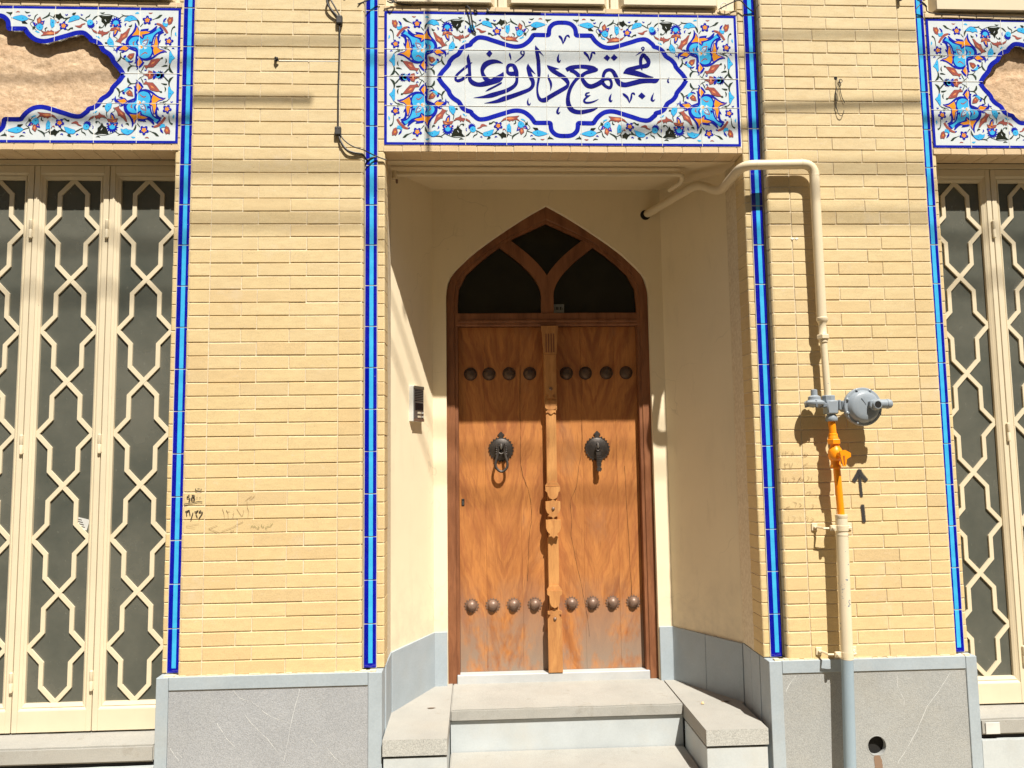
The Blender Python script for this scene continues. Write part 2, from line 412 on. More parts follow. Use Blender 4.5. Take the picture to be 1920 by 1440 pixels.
def lathe(bm, prof, center, axis='Z', seg=20, mi=0, cap=True):
    """prof: list of (radius, height along axis)"""
    rings = []; c = Vector(center)
    ax = {'X': (Vector((1,0,0)), Vector((0,1,0)), Vector((0,0,1))), 'Y': (Vector((0,1,0)), Vector((0,0,1)), Vector((1,0,0))), 'Z': (Vector((0,0,1)), Vector((1,0,0)), Vector((0,1,0)))}[axis]
    for r, h in prof:
        rings.append([bm.verts.new(c+ax[0]*h+(ax[1]*math.cos(2*math.pi*k/seg)+ax[2]*math.sin(2*math.pi*k/seg))*max(r, 1e-5)) for k in range(seg)])
    for a, b in zip(rings, rings[1:]):
        for k in range(seg): bm.faces.new((a[k], a[(k+1) % seg], b[(k+1) % seg], b[k])).material_index = mi
    if cap:
        bm.faces.new(rings[0][::-1]).material_index = mi; bm.faces.new(rings[-1]).material_index = mi
def smooth(me, ang=40):
    bm = bmesh.new(); bm.from_mesh(me)
    for f in bm.faces: f.smooth = True
    for e in bm.edges:
        if len(e.link_faces) == 2 and e.calc_face_angle() > math.radians(ang): e.smooth = False
    bm.to_mesh(me); bm.free(); return me
def tubem(name, pts, r, mat, seg=12): 
    bm = bmesh.new(); tube(bm, pts, r, seg); return smooth(mesh(bm, name, mat))
def lathem(name, prof, c, axis, mat, seg=20):
    bm = bmesh.new(); lathe(bm, prof, c, axis, seg); return smooth(mesh(bm, name, mat))
def polybar(bm, pts, width, y0, y1, mi=0):
    """mitred flat bar along an XZ polyline"""
    L_, R2 = [], []
    k = len(pts); hw = width/2
    for i in range(k):
        p = Vector(pts[i]); a = Vector(pts[max(i-1, 0)]); b = Vector(pts[min(i+1, k-1)])
        d1 = (p-a).normalized() if i else (b-p).normalized(); d2 = (b-p).normalized() if i < k-1 else d1
        n1 = Vector((-d1.y, d1.x)); n2 = Vector((-d2.y, d2.x)); nn = (n1+n2).normalized()
        s_ = hw/max(.35, nn.dot(n1))
        L_.append(p+nn*s_); R2.append(p-nn*s_)
    for i in range(k-1):
        q = [L_[i], L_[i+1], R2[i+1], R2[i]]
        f = [bm.verts.new((v_.x, y0, v_.y)) for v_ in q]; g = [bm.verts.new((v_.x, y1, v_.y)) for v_ in q]
        bm.faces.new(f).material_index = mi
        bm.faces.new((f[0], g[0], g[1], f[1])).material_index = mi
        bm.faces.new((f[3], f[2], g[2], g[3])).material_index = mi
        if i == 0: bm.faces.new((f[0], f[3], g[3], g[0])).material_index = mi
        if i == k-2: bm.faces.new((f[1], g[1], g[2], f[2])).material_index = mi
def block(bm, x0, x1, z0, z1, yf, yb, b=.0015, rl=0, rr=0, mi=0, jit=0):
    """bevel-edged brick: front face at yf, runs back to yb; rl/rr bullnose radius at left/right end"""
    def end(side, rad):
        s_ = 1 if side < 0 else -1; xe = x0 if side < 0 else x1
        if rad:
            return [(xe, yb)]+[(xe+s_*rad*(1-math.cos(t)), yf+rad*(1-math.sin(t))) for t in (0, math.pi*.17, math.pi*.33, math.pi*.5)]
        return [(xe, yb), (xe, yf+b), (xe+s_*b, yf)]
    prof = end(-1, rl)+end(1, rr)[::-1]
    rows = []
    for z, off in ((z0, b), (z0+b, 0), (z1-b, 0), (z1, b)):
        rows.append([bm.verts.new((x, min(y+off, yb), z)) for x, y in prof])
    for a, c in zip(rows, rows[1:]):
        for k in range(len(prof)-1): bm.faces.new((a[k], a[k+1], c[k+1], c[k])).material_index = mi
    bm.faces.new(rows[0][::-1]).material_index = mi; bm.faces.new(rows[-1]).material_index = mi
_cache = {}
def brickmesh(w, h, d, rl=0, rr=0, mat='brick'):
    key = (round(w, 3), round(h, 4), round(d, 3), rl, rr, mat)
    lst = _cache.setdefault(key, [])
    if len(lst) < 7:
        bm = bmesh.new(); j = [random.uniform(-.0006, .0006) for _ in range(4)]
        block(bm, -w/2+j[0], w/2+j[1], 0+j[2], h+j[3], 0, d, random.uniform(.0012, .0024), rl, rr)
        lst.append(mesh(bm, 'brick', mat))
    return random.choice(lst)
# traced sign lettering, ornament and graffiti, millimetres on the wall plane
CALLI_STROKES=[[(-17,2977,0.6),(-19,2954,6.8),(-15,2927,7.8),(-13,2893,6.8),(-12,2869,7.1),(-11,2844,8.2),(5,2826,10.2),(31,2818,9.6),(60,2822,11.3),(101,2835,13.0),(131,2849,14.9),(148,2867,9.9),(156,2885,0.8)],[(1,2934,0.8),(-8,2927,3.1),(-24,2914,5.7),(-41,2900,5.4),(-60,2883,5.4),(-77,2865,5.4),(-83,2846,5.1),(-72,2837,6.5),(-53,2843,6.8),(-33,2856,5.9),(-19,2869,7.1)],[(155,2929,0.6),(138,2936,5.0),(114,2940,8.8),(88,2935,11.0),(67,2923,11.6),(54,2904,9.9),(51,2885,7.4),(58,2863,8.2),(72,2845,9.9),(87,2839,8.5)],[(148,2832,0.8),(142,2826,4.0),(113,2809,4.0),(83,2793,4.0),(66,2783,0.6)],[(212,2877,9.9),(193,2876,9.3),(179,2883,7.1),(176,2901,6.5),(183,2918,7.8),(198,2922,7.4),(211,2914,8.8),(219,2895,9.3),(222,2877,9.2),(224,2853,6.4),(220,2828,7.4),(203,2807,8.2),(171,2788,8.8),(136,2776,9.2),(95,2763,10.2),(54,2754,5.4),(5,2749,0.4)],[(190,2987,0.6),(190,2975,4.0),(194,2960,3.1),(195,2946,0.7)],[(214,2935,0.6),(232,2948,2.5),(251,2965,3.4),(261,2977,3.1),(261,2993,3.1),(253,2999,2.5),(246,2990,3.4),(249,2979,3.1),(261,2975,2.8)],[(282,2931,0.6),(279,2911,5.4),(284,2893,8.2),(290,2872,9.2),(297,2853,9.2),(304,2835,8.5),(302,2814,7.8),(285,2795,7.8),(247,2778,8.8),(200,2760,9.6),(159,2746,10.6),(118,2731,7.1),(59,2721,0.4)],[(320,3026,0.8),(324,3007,6.2),(329,2976,7.8),(333,2946,8.2),(334,2915,8.5),(335,2884,7.8),(334,2854,5.4),(328,2823,4.8),(325,2793,4.2),(329,2762,5.7),(340,2743,7.8),(358,2738,8.8),(376,2744,8.5)],[(382,2877,0.6),(383,2857,4.2),(393,2833,5.4),(395,2812,4.2),(391,2789,0.6)],[(280,2751,0.4),(276,2731,3.4),(279,2717,4.0),(286,2716,2.8),(291,2727,0.6)],[(377,2923,1.2),(388,2910,6.4),(407,2894,9.4),(435,2876,9.4),(462,2857,9.9),(478,2837,8.4),(480,2822,6.4),(470,2808,8.4),(443,2791,9.1),(411,2772,9.4),(385,2756,9.4),(366,2744,8.8),(350,2741,7.6)],[(439,2985,0.5),(433,2964,4.3),(433,2947,5.2),(439,2941,4.0),(446,2951,1.2)],[(700,2778,0.5),(692,2759,4.3),(690,2743,5.2),(696,2737,4.0),(703,2744,0.9)],[(915,2784,0.5),(905,2760,4.3),(903,2747,5.2),(910,2741,4.0),(920,2749,0.8)],[(440,2712,0.5),(428,2694,4.0),(424,2678,5.2),(430,2671,3.7),(439,2681,0.8)],[(996,2867,0.5),(989,2851,3.3),(989,2841,4.0),(995,2837,2.4)],[(473,2899,8.5),(496,2910,9.9),(525,2916,8.5),(560,2917,9.1),(598,2911,11.0),(622,2903,10.7),(633,2907,4.0)],[(623,2897,6.1),(591,2891,8.8),(566,2881,7.6),(546,2863,9.1)],[(493,2898,7.6),(515,2889,8.4),(532,2874,8.4),(543,2859,7.6)],[(540,2866,7.0),(517,2843,6.9),(497,2813,7.3),(485,2783,7.6),(479,2753,8.4),(480,2724,9.9),(490,2698,10.7),(510,2683,9.9),(542,2679,9.1),(580,2686,7.9),(606,2693,5.5),(628,2702,0.6)],[(549,2863,6.1),(560,2840,8.8),(577,2820,9.9),(599,2814,9.9),(628,2825,9.9),(654,2841,10.7)],[(652,2843,9.1),(667,2852,6.7),(689,2854,6.4),(700,2838,5.8),(699,2818,6.4),(690,2808,6.7),(672,2815,6.7),(659,2829,7.6),(654,2841,8.4)],[(659,2851,6.1),(662,2877,6.9),(674,2896,7.6),(694,2902,7.3),(710,2893,8.4),(722,2871,9.1),(732,2845,9.9),(746,2829,11.4),(772,2824,10.7),(810,2833,10.7),(856,2845,11.3),(898,2848,11.3),(926,2846,9.4),(945,2856,0.9)],[(916,2865,0.9),(885,2869,6.1),(850,2879,10.7),(812,2889,12.2),(783,2893,11.4),(763,2885,2.4)],[(763,2885,1.2),(784,2901,8.8),(816,2912,8.4),(848,2920,8.4),(881,2925,9.1),(894,2935,6.9)],[(859,2901,0.8),(855,2919,6.1),(852,2942,7.0),(855,2965,7.6),(866,2983,7.6),(878,2973,8.5),(890,2956,9.4),(893,2939,7.9),(881,2928,8.4),(861,2922,7.0)],[(437,3077,1.2),(444,3074,5.2),(454,3060,4.6),(459,3034,0.9)],[(459,3034,0.9),(470,3061,4.6),(477,3077,3.0),(487,3079,4.6),(494,3069,1.8)],[(563,2995,1.2),(570,2989,5.8),(584,2972,4.9),(593,2946,0.9)],[(593,2946,0.9),(601,2972,4.9),(606,2992,3.3),(616,2991,4.9),(622,2983,1.8)],[(756,2779,1.2),(764,2772,5.5),(780,2756,5.2),(789,2729,0.9)],[(789,2729,0.9),(799,2756,4.6),(802,2777,3.0),(812,2779,4.6),(818,2771,1.8)],[(589,2782,1.8),(573,2777,3.7),(569,2767,3.7),(582,2764,3.0),(593,2768,0.9)],[(585,2764,2.4),(567,2751,4.3),(560,2738,4.6),(569,2729,4.3),(591,2730,4.0),(613,2737,3.0),(634,2748,0.5)],[(827,2978,0.5),(847,2992,2.7),(863,3002,3.0),(872,3016,2.7),(867,3024,2.1),(859,3017,2.7),(867,3007,2.4)]]
CALLI_POLYS=[[(87,2999),(96,2991),(103,2981),(95,2971),(89,2962),(79,2970),(71,2980),(80,2989)],[(280,2931),(319,2874),(299,2887),(283,2908)],[(319,3026),(335,3009),(363,2968),(339,2988),(321,3007)],[(377,2924),(440,2904),(407,2901),(388,2907)],[(681,2982),(698,2966),(684,2948),(664,2964)],[(717,2985),(736,2967),(717,2949),(700,2965)],[(852,2785),(872,2766),(855,2749),(834,2766)]]
CARTOUCHE=[(269,346),(287,317),(307,294),(320,277),(325,262),(342,241),(367,224),(376,211),(388,191),(408,178),(428,172),(434,161),(445,151),(462,137),(480,133),(508,137),(538,147),(600,167),(638,178),(668,179),(696,171),(721,152),(734,137),(744,122),(752,117),(798,117),(823,116),(826,98),(831,77),(849,58),(870,51),(886,50),(895,50)]
ORNAMENT=[('s','G',[(201,93,2.4),(207,72,3.6),(223,52,1.7)]),('s','G',[(183,83,1.2),(196,100,1.7)]),('s','G',[(251,44,1.2),(273,45,2.2),(288,37,0.5)]),('s','G',[(276,44,1.0),(288,50,1.7),(300,61,1.2)]),('s','G',[(91,37,0.5),(101,42,4.1),(111,51,3.4),(130,59,0.5)]),('s','G',[(28,97,3.6),(39,104,2.4),(45,122,1.7),(46,151,1.0)]),('s','G',[(65,195,1.2),(76,205,1.5)]),('s','G',[(50,222,1.2),(61,213,1.7),(76,212,1.0)]),('s','G',[(48,289,1.7),(50,307,3.4),(44,325,4.6),(29,338,0.5)]),('s','G',[(57,314,0.7),(66,327,2.2),(78,343,1.7)]),('s','G',[(59,299,2.4),(71,299,3.6),(88,304,0.6)]),('s','G',[(173,302,1.0),(178,316,1.9),(189,336,0.6)]),('s','G',[(212,302,1.2),(232,302,2.2),(245,314,4.4),(248,331,1.7)]),('s','G',[(287,231,1.0),(286,257,2.7),(293,272,3.6),(303,281,0.5)]),('s','G',[(285,257,1.5),(270,265,1.5),(257,271,1.2)]),('s','G',[(247,284,1.2),(237,297,1.5),(222,301,1.2)]),('s','G',[(340,131,1.2),(344,149,1.7),(341,166,1.9)]),('s','G',[(236,88,0.6),(242,98,3.6),(252,97,1.0)]),('s','G',[(82,256,0.6),(87,260,4.1),(95,262,1.0)]),('s','G',[(350,186,1.2),(358,186,3.9),(364,182,0.5)]),('s','G',[(315,215,0.5),(322,210,1.2)]),('s','G',[(371,95,1.7),(378,106,1.5),(392,107,2.7),(389,99,1.9)]),('s','G',[(401,46,1.2),(414,54,2.9),(427,69,1.2)]),('s','G',[(438,38,0.7),(444,49,2.2),(458,58,1.7),(456,74,1.2)]),('s','G',[(458,74,1.2),(476,63,1.9),(488,57,1.5)]),('s','G',[(533,55,1.5),(549,61,2.4),(569,62,1.7)]),('s','G',[(551,62,1.5),(561,81,1.9)]),('s','G',[(518,112,4.1),(530,113,2.9),(540,121,2.2),(552,118,1.0)]),('s','G',[(632,31,1.0),(639,49,3.4),(666,65,1.5)]),('s','G',[(688,41,0.6),(700,52,2.2),(705,71,1.2)]),('s','G',[(705,75,1.7),(733,66,1.7)]),('s','G',[(507,31,0.7),(517,38,4.8),(526,39,1.0)]),('s','G',[(641,110,1.9),(651,116,2.2),(648,128,1.5)]),('s','G',[(698,113,3.6),(706,111,4.8),(709,124,0.5)]),('s','G',[(807,31,0.5),(819,39,4.1),(840,33,0.5)]),('s','G',[(818,39,2.4),(820,51,1.0)]),('s','G',[(624,65,2.4),(628,60,0.6)]),('p','K',[(331,46),(361,47),(396,47),(383,59),(383,75),(371,86),(364,104),(356,86),(344,81)]),('s','W',[(361,76,1.0),(367,65,1.2)]),('p','K',[(564,57),(574,49),(582,34),(589,42),(607,42),(615,56),(599,58),(586,70),(579,61)]),('p','K',[(736,92),(748,79),(764,82),(760,90)]),('p','T',[(103,101),(118,113),(138,130),(158,137),(177,145),(183,162),(198,150),(218,148),(238,156),(251,174),(251,192),(238,206),(215,210),(206,224),(204,245),(189,261),(170,266),(148,259),(136,241),(133,220),(139,204),(137,186),(132,160),(121,139),(103,126),(86,121)]),('s','B',[(118,113,2.9),(138,130,2.9),(158,137,2.9),(177,145,2.9),(183,162,2.9),(198,150,2.9),(218,148,2.9),(238,156,2.9),(251,174,2.9),(251,192,2.9),(238,206,2.9),(215,210,2.9),(206,224,2.9),(204,245,2.9),(189,261,2.9),(170,266,2.9),(148,259,2.9),(136,241,2.9),(133,220,2.9),(139,204,2.9),(137,186,2.9),(132,160,2.9),(121,139,2.9),(103,126,2.9),(86,121,2.9)]),('s','B',[(103,101,3.6),(86,121,3.6)]),('s','B',[(221,80,1.0),(217,106,5.1),(229,135,5.3),(248,156,5.3),(258,177,4.6),(258,198,3.4),(248,211,2.4),(215,222,4.1),(209,232,3.6),(210,258,3.9),(210,282,4.4),(219,287,1.0)]),('s','B',[(116,95,2.4),(126,110,4.8),(143,123,4.6),(163,125,1.7)]),('s','B',[(81,127,2.4),(98,132,4.8),(106,147,4.4),(108,181,3.6),(108,205,2.4)]),('s','B',[(95,166,0.5),(101,176,3.4),(108,186,2.4)]),('s','B',[(154,109,0.5),(166,115,4.4),(193,117,2.4)]),('s','B',[(148,128,3.6),(168,122,3.6),(193,125,3.6),(206,117,3.6),(211,99,3.6),(217,122,3.6),(235,147,3.6),(213,144,3.6),(196,145,3.6),(183,158,3.6),(187,141,3.6),(158,134,3.6),(148,128,3.6)]),('p','O',[(148,128),(168,122),(193,125),(206,117),(211,99),(217,122),(235,147),(213,144),(196,145),(183,158),(187,141),(158,134)]),('s','B',[(116,148,3.6),(123,170,3.6),(126,191,3.6),(139,198,3.6),(128,208,3.6),(131,220,3.6),(123,250,3.6),(103,233,3.6),(69,225,3.6),(98,217,3.6),(111,205,3.6),(108,186,3.6),(116,148,3.6)]),('p','O',[(116,148),(123,170),(126,191),(139,198),(128,208),(131,220),(123,250),(103,233),(69,225),(98,217),(111,205),(108,186)]),('s','B',[(249,211,3.6),(268,196,3.6),(280,205,3.6),(295,218,3.6),(275,220,3.6),(262,224,3.6),(249,211,3.6)]),('p','O',[(249,211),(268,196),(280,205),(295,218),(275,220),(262,224)]),('s','B',[(196,260,3.6),(205,279,3.6),(205,301,3.6),(195,301,3.6),(181,282,3.6),(196,260,3.6)]),('p','O',[(196,260),(205,279),(205,301),(195,301),(181,282)]),('s','B',[(64,230,1.0),(83,227,2.9),(108,240,3.1),(133,259,3.9),(158,270,3.1),(183,268,3.1)]),('s','B',[(280,197,1.9),(295,208,4.1),(304,218,4.4),(304,238,0.6)]),('s','B',[(173,282,2.4),(188,301,4.1),(209,322,0.6)]),('s','B',[(260,198,2.2),(275,188,2.9),(285,191,0.7)]),('s','B',[(267,226,1.9),(277,231,3.4),(285,230,0.7)]),('s','R',[(64,132,4.1),(79,108,4.8),(98,90,4.8),(118,83,3.1)]),('s','B',[(118,83,3.1),(127,88,2.2)]),('s','B',[(71,137,2.4),(80,141,2.2)]),('s','R',[(158,239,1.5),(168,233,2.4),(180,239,1.9),(190,249,1.0)]),('s','R',[(220,177,1.7),(228,184,2.4),(223,197,1.2)]),('s','R',[(153,167,1.9),(171,169,1.9),(183,180,1.7)]),('s','R',[(156,165,1.5),(161,186,1.7),(173,199,1.5)]),('s','B',[(138,176,1.7),(148,186,2.9),(146,170,1.0)]),('s','R',[(161,152,1.2),(158,160,1.5)]),('p','W',[(161,175),(174,176),(187,191),(173,194)]),('p','W',[(192,191),(202,173),(207,190)]),('p','W',[(158,208),(178,202),(172,216)]),('c','W',[192,205,11.6]),('c','O',[188,204,7.3]),('c','W',[194,207,4.4]),('s','B',[(170,184,1.2),(179,188,1.5)]),('s','B',[(204,164,1.2),(210,180,3.1),(205,196,1.2)]),('f','B',[163,66,27.1,0.3]),('f','B',[56,173,25.4,0.1]),('f','B',[564,100,25.4,0.2]),('p','R',[(40,48),(50,51),(57,47),(67,64),(59,89),(46,81),(39,63)]),('s','O',[(52,60,1.9),(55,71,2.4)]),('s','B',[(71,52,1.0),(80,64,4.1),(85,74,1.9)]),('s','W',[(74,66,1.5),(77,72,1.2)]),('p','T',[(62,82),(74,83),(86,74),(89,82),(82,96),(67,98)]),('p','R',[(220,237),(231,238),(244,241),(254,254),(237,270),(225,258)]),('s','O',[(234,254,2.4),(240,258,2.7)]),('s','T',[(240,279,4.1),(255,271,5.3),(261,258,2.9)]),('s','B',[(260,247,1.2),(266,254,4.4),(271,261,1.5)]),('s','B',[(224,274,1.0),(235,281,3.1),(250,280,1.5)]),('p','T',[(210,65),(223,50),(240,43),(258,48),(270,58),(274,73),(262,68),(248,74),(238,68),(223,66)]),('c','B',[238,57,2.2]),('s','B',[(210,65,0.7),(223,50,0.8),(240,42,0.8),(258,47,0.7)]),('p','T',[(340,156),(350,170),(353,183),(342,202),(322,205),(320,197),(323,178),(330,168)]),('c','B',[334,184,2.4]),('p','T',[(48,222),(52,234),(53,283),(46,289),(39,271),(25,259),(36,245)]),('c','B',[43,251,2.4]),('p','T',[(487,54),(497,46),(521,47),(533,57),(542,82),(526,77),(511,71),(491,65)]),('c','B',[510,61,2.2]),('p','T',[(602,79),(610,70),(627,67),(627,94),(619,113),(607,101)]),('c','B',[616,83,2.7]),('p','T',[(733,65),(749,52),(766,48),(789,53),(815,61),(786,72),(763,79),(740,73)]),('c','B',[759,64,2.4]),('p','R',[(244,107),(253,111),(263,125),(280,138),(287,137),(293,158),(308,179),(295,181),(284,189),(285,176),(273,163),(258,152),(252,132)]),('p','P',[(263,139),(275,146),(283,158),(270,153)]),('p','R',[(92,263),(108,262),(128,267),(140,272),(149,290),(155,298),(173,298),(161,316),(153,308),(128,307),(111,288),(101,275)]),('p','P',[(118,277),(133,281),(140,293),(128,290)]),('p','R',[(343,124),(360,131),(373,128),(378,119),(383,127),(391,119),(398,132),(421,119),(427,115),(421,127),(408,135),(382,140),(379,155),(370,144),(353,138)]),('p','R',[(578,121),(598,132),(613,129),(622,122),(628,129),(638,125),(643,131),(659,132),(673,123),(657,141),(670,153),(641,149),(610,147),(590,136)]),('p','P',[(600,138),(626,133),(648,140),(626,145)]),('s','R',[(460,87,1.7),(475,92,2.7),(486,103,5.1),(510,99,0.5)]),('k','B',[314,79,30.2]),('c','T',[314,83,14.0]),('s','B',[(288,103,3.6),(303,92,3.6),(314,100,2.4),(326,92,3.6),(341,100,3.4)]),('s','P',[(297,96,2.4),(304,89,1.9)]),('s','P',[(323,91,1.9),(331,96,2.4)]),('p','R',[(289,125),(294,108),(313,104),(334,109),(342,123),(323,121),(314,113),(302,121)]),('s','P',[(298,113,2.2),(311,108,2.2)]),('s','B',[(304,124,2.4),(313,142,3.1),(323,150,1.5),(322,126,1.9)]),('p','O',[(307,118),(319,118),(320,143),(312,137)]),('k','B',[433,94,20.6]),('c','T',[438,81,15.0]),('c','B',[435,82,2.7]),('p','R',[(677,55),(692,68),(688,88),(675,91),(669,73)]),('p','P',[(679,66),(686,74),(682,84),(676,81)]),('p','B',[(654,74),(673,79),(673,92),(660,96)]),('p','B',[(688,91),(714,81),(703,103),(692,104)]),('p','P',[(662,82),(669,85),(670,91),(664,91)]),('p','P',[(693,91),(700,88),(697,97)]),('p','T',[(661,102),(677,89),(696,103),(690,116),(676,125),(664,118)]),('c','B',[677,110,2.7]),('k','B',[95,348,23.0]),('c','T',[104,349,12.1]),('p','B',[(108,348),(116,329),(128,323),(129,342)]),('p','R',[(123,349),(133,329),(149,324),(153,339),(175,348)]),('p','P',[(138,347),(143,334),(148,346)]),('p','O',[(153,348),(163,343),(173,348)])]
PENCIL_A=[(4,'K',[(-1294,840),(-1291,831),(-1281,828),(-1269,829),(-1268,839)]),(3,'K',[(-1285,838),(-1275,840)]),(5,'K',[(-1320,811),(-1329,803),(-1330,797),(-1318,795),(-1323,778)]),(5,'K',[(-1310,809),(-1298,807),(-1301,801),(-1310,797),(-1311,788),(-1301,786),(-1296,791),(-1303,802),(-1307,808)]),(6,'K',[(-1287,799),(-1285,797)]),(6,'K',[(-1273,800),(-1271,798)]),(4,'K',[(-1340,770),(-1298,776),(-1280,780),(-1261,778)]),(3,'K',[(-1342,772),(-1341,764),(-1330,763)]),(5,'K',[(-1338,735),(-1330,737),(-1320,741),(-1326,735),(-1332,730),(-1330,715)]),(5,'K',[(-1320,741),(-1315,717)]),(5,'K',[(-1302,730),(-1312,695)]),(5,'K',[(-1296,733),(-1287,734),(-1279,739),(-1289,725),(-1282,707)]),(5,'K',[(-1267,740),(-1275,730),(-1259,730),(-1276,701)]),(2,'N',[(-1170,745),(-1162,723),(-1160,701)]),(2,'N',[(-1152,738),(-1144,723),(-1143,702)]),(2,'N',[(-1152,738),(-1146,730),(-1136,734)]),(2,'N',[(-1117,727),(-1122,702)]),(2,'N',[(-1104,744),(-1080,710),(-1073,738)]),(2,'N',[(-1058,776),(-1056,747),(-1051,734),(-1053,703)]),(2,'N',[(-1230,656),(-1190,672)]),(2,'N',[(-1230,656),(-1197,643),(-1182,635)]),(2,'N',[(-1172,644),(-1127,658),(-1099,673),(-1074,685)]),(2,'N',[(-1130,644),(-1125,634)]),(2,'N',[(-1130,644),(-1121,644),(-1114,650)]),(2,'N',[(-1065,781),(-1048,794),(-1036,802)]),(2,'N',[(-1048,787),(-1036,790),(-1024,803)]),(1.5,'N',[(-1333,670),(-1275,679)]),(1.5,'N',[(-1333,667),(-1290,660)]),(2,'E',[(-1040,658),(-1032,666),(-1027,659),(-1021,665),(-1016,658),(-1006,652)]),(2,'E',[(-1006,663),(-1001,656),(-1008,652)]),(2,'E',[(-991,671),(-988,658)]),(2,'E',[(-983,664),(-980,659),(-987,658)]),(2,'E',[(-965,649),(-973,656),(-960,661),(-950,662),(-943,671),(-938,676)]),(2,'E',[(-963,668),(-960,665)]),(2,'E',[(-950,671),(-948,674)])]
PENCIL_B=[(2,'N',[(1475,973),(1475,949)]),(2,'N',[(1486,973),(1495,967),(1504,972)]),(2,'N',[(1486,973),(1489,949)]),(2,'N',[(1506,948),(1509,954)]),(2,'N',[(1515,948),(1523,972),(1529,948)]),(2,'N',[(1537,954),(1596,955)]),(2,'N',[(1578,965),(1596,955),(1574,946)]),(2,'N',[(1480,916),(1484,891)]),(2,'N',[(1480,916),(1489,911),(1497,917)]),(2,'N',[(1502,918),(1510,894),(1520,918)]),(2,'N',[(1570,902),(1637,902)]),(2,'N',[(1597,917),(1570,902),(1593,890)]),(2,'N',[(1471,853),(1473,832)]),(2,'N',[(1483,849),(1485,831)]),(2,'N',[(1498,837),(1491,819)]),(2.5,'N',[(1517,852),(1526,843),(1519,828)]),(3,'N',[(1557,851),(1537,825)]),(3,'N',[(1547,846),(1562,836)]),(2.5,'N',[(1572,851),(1565,827)]),(2,'N',[(1588,854),(1597,845),(1585,830)]),(2,'N',[(1612,851),(1605,827)]),(2,'N',[(1581,776),(1603,779),(1596,764),(1632,757)]),(2,'N',[(1476,703),(1543,696),(1605,701),(1609,722)]),(2,'N',[(1498,712),(1476,703),(1494,693)]),(2,'N',[(1514,732),(1529,726),(1522,708)]),(2,'N',[(1542,726),(1553,717),(1544,708)]),(1.5,'N',[(1487,664),(1489,641)]),(1.5,'N',[(1505,664),(1520,658),(1510,640)]),(1.5,'N',[(1542,666),(1550,646)]),(2,'N',[(1572,663),(1584,654),(1574,639)]),(2,'N',[(1596,657),(1611,647),(1596,639)])]
SPRAY_ARROW=[(9,[(1845,880),(1846,820),(1849,754)]),(13,[(1845,880),(1842,868),(1815,826)]),(13,[(1845,880),(1851,862),(1877,828)]),(11,[(1851,712),(1853,670),(1855,631)])]
VEINS_A=[[(-1105,-67),(-1078,-100),(-1017,-123),(-990,-143),(-962,-170),(-929,-190),(-880,-207),(-842,-224)],[(-1052,-175),(-1016,-219),(-977,-257),(-950,-282),(-917,-325),(-894,-350)],[(-808,-70),(-818,-113),(-842,-208),(-857,-293),(-880,-411)],[(-754,-288),(-721,-334)],[(-680,-335),(-649,-373),(-600,-417)],[(-1173,-209),(-1128,-279),(-1079,-328)],[(-1378,-311),(-1353,-346),(-1330,-373)],[(-1348,-330),(-1315,-363)]]
VEINS_B=[[(2229,-78),(2179,-147),(2107,-230),(2051,-337),(1997,-419),(1935,-501)],[(1972,-87),(1970,-133),(1999,-196),(1996,-235)],[(1487,-74),(1453,-111),(1430,-157)]]
ORNAMENT[0:0]=[('s','G',[(343,127,1.1),(368,136,1.3),(398,136,1.3),(428,113,1.0)]),('s','G',[(440,81,1.1),(463,72,1.2),(491,58,1.2),(533,56,1.2),(556,73,1.2)]),('s','G',[(576,120,1.1),(601,134,1.2),(641,138,1.2),(669,125,1.2),(679,113,1.0)]),('s','G',[(599,78,1.1),(617,56,1.2),(639,49,1.5),(667,66,1.2)]),('s','G',[(705,75,1.2),(722,89,1.2),(714,105,1.1),(691,127,1.0)]),('s','G',[(49,286,1.5),(52,312,1.5),(74,338,1.5),(93,346,1.0)]),('s','G',[(138,63,1.0),(116,53,1.2),(104,44,1.7)]),('s','G',[(59,200,1.1),(74,208,1.3),(93,205,1.1)]),('s','G',[(257,273,1.1),(280,260,1.3),(290,236,1.1)]),('s','G',[(212,300,1.1),(192,329,1.3),(173,339,1.1)]),('s','G',[(293,61,1.1),(331,44,1.3),(361,39,1.1),(399,46,1.1)]),('s','G',[(323,152,0.8),(305,163,1.2),(313,179,1.0)]),('s','B',[(723,47,1.7),(730,52,2.4),(736,48,1.0)]),('s','B',[(546,39,1.2),(551,45,2.7),(559,42,1.0)]),('s','B',[(483,37,1.0),(480,44,2.4),(473,41,1.0)]),('s','B',[(408,72,1.0),(403,80,2.4),(408,88,1.0)]),('s','B',[(263,82,1.0),(269,90,2.7),(267,99,0.7)]),('s','B',[(29,213,1.0),(35,208,2.7),(41,212,0.7)]),('s','B',[(158,319,1.0),(164,324,2.4),(170,321,0.7)]),('s','B',[(310,226,1.0),(316,220,2.4),(322,223,0.7)]),('s','R',[(586,78,1.0),(592,83,2.7),(599,82,0.7)]),('s','R',[(774,33,1.0),(784,30,2.7),(794,34,0.7)]),('s','R',[(292,213,0.7),(300,205,2.4),(307,202,0.7)]),('s','R',[(138,26,0.7),(148,30,2.4),(158,27,0.7)]),('s','T',[(203,30,1.0),(213,29,3.6),(223,33,0.7)]),('s','T',[(21,146,1.0),(25,135,3.1),(24,125,0.7)]),('s','T',[(388,162,1.0),(398,154,3.1),(408,151,0.7)]),('s','T',[(676,137,0.7),(686,133,3.1),(699,129,0.7)]),('s','G',[(69,260,0.7),(66,275,2.7),(71,288,0.6)]),('s','G',[(369,28,0.7),(379,33,2.9),(391,30,0.6)]),('s','G',[(751,28,0.7),(741,35,2.9),(726,32,0.6)])]
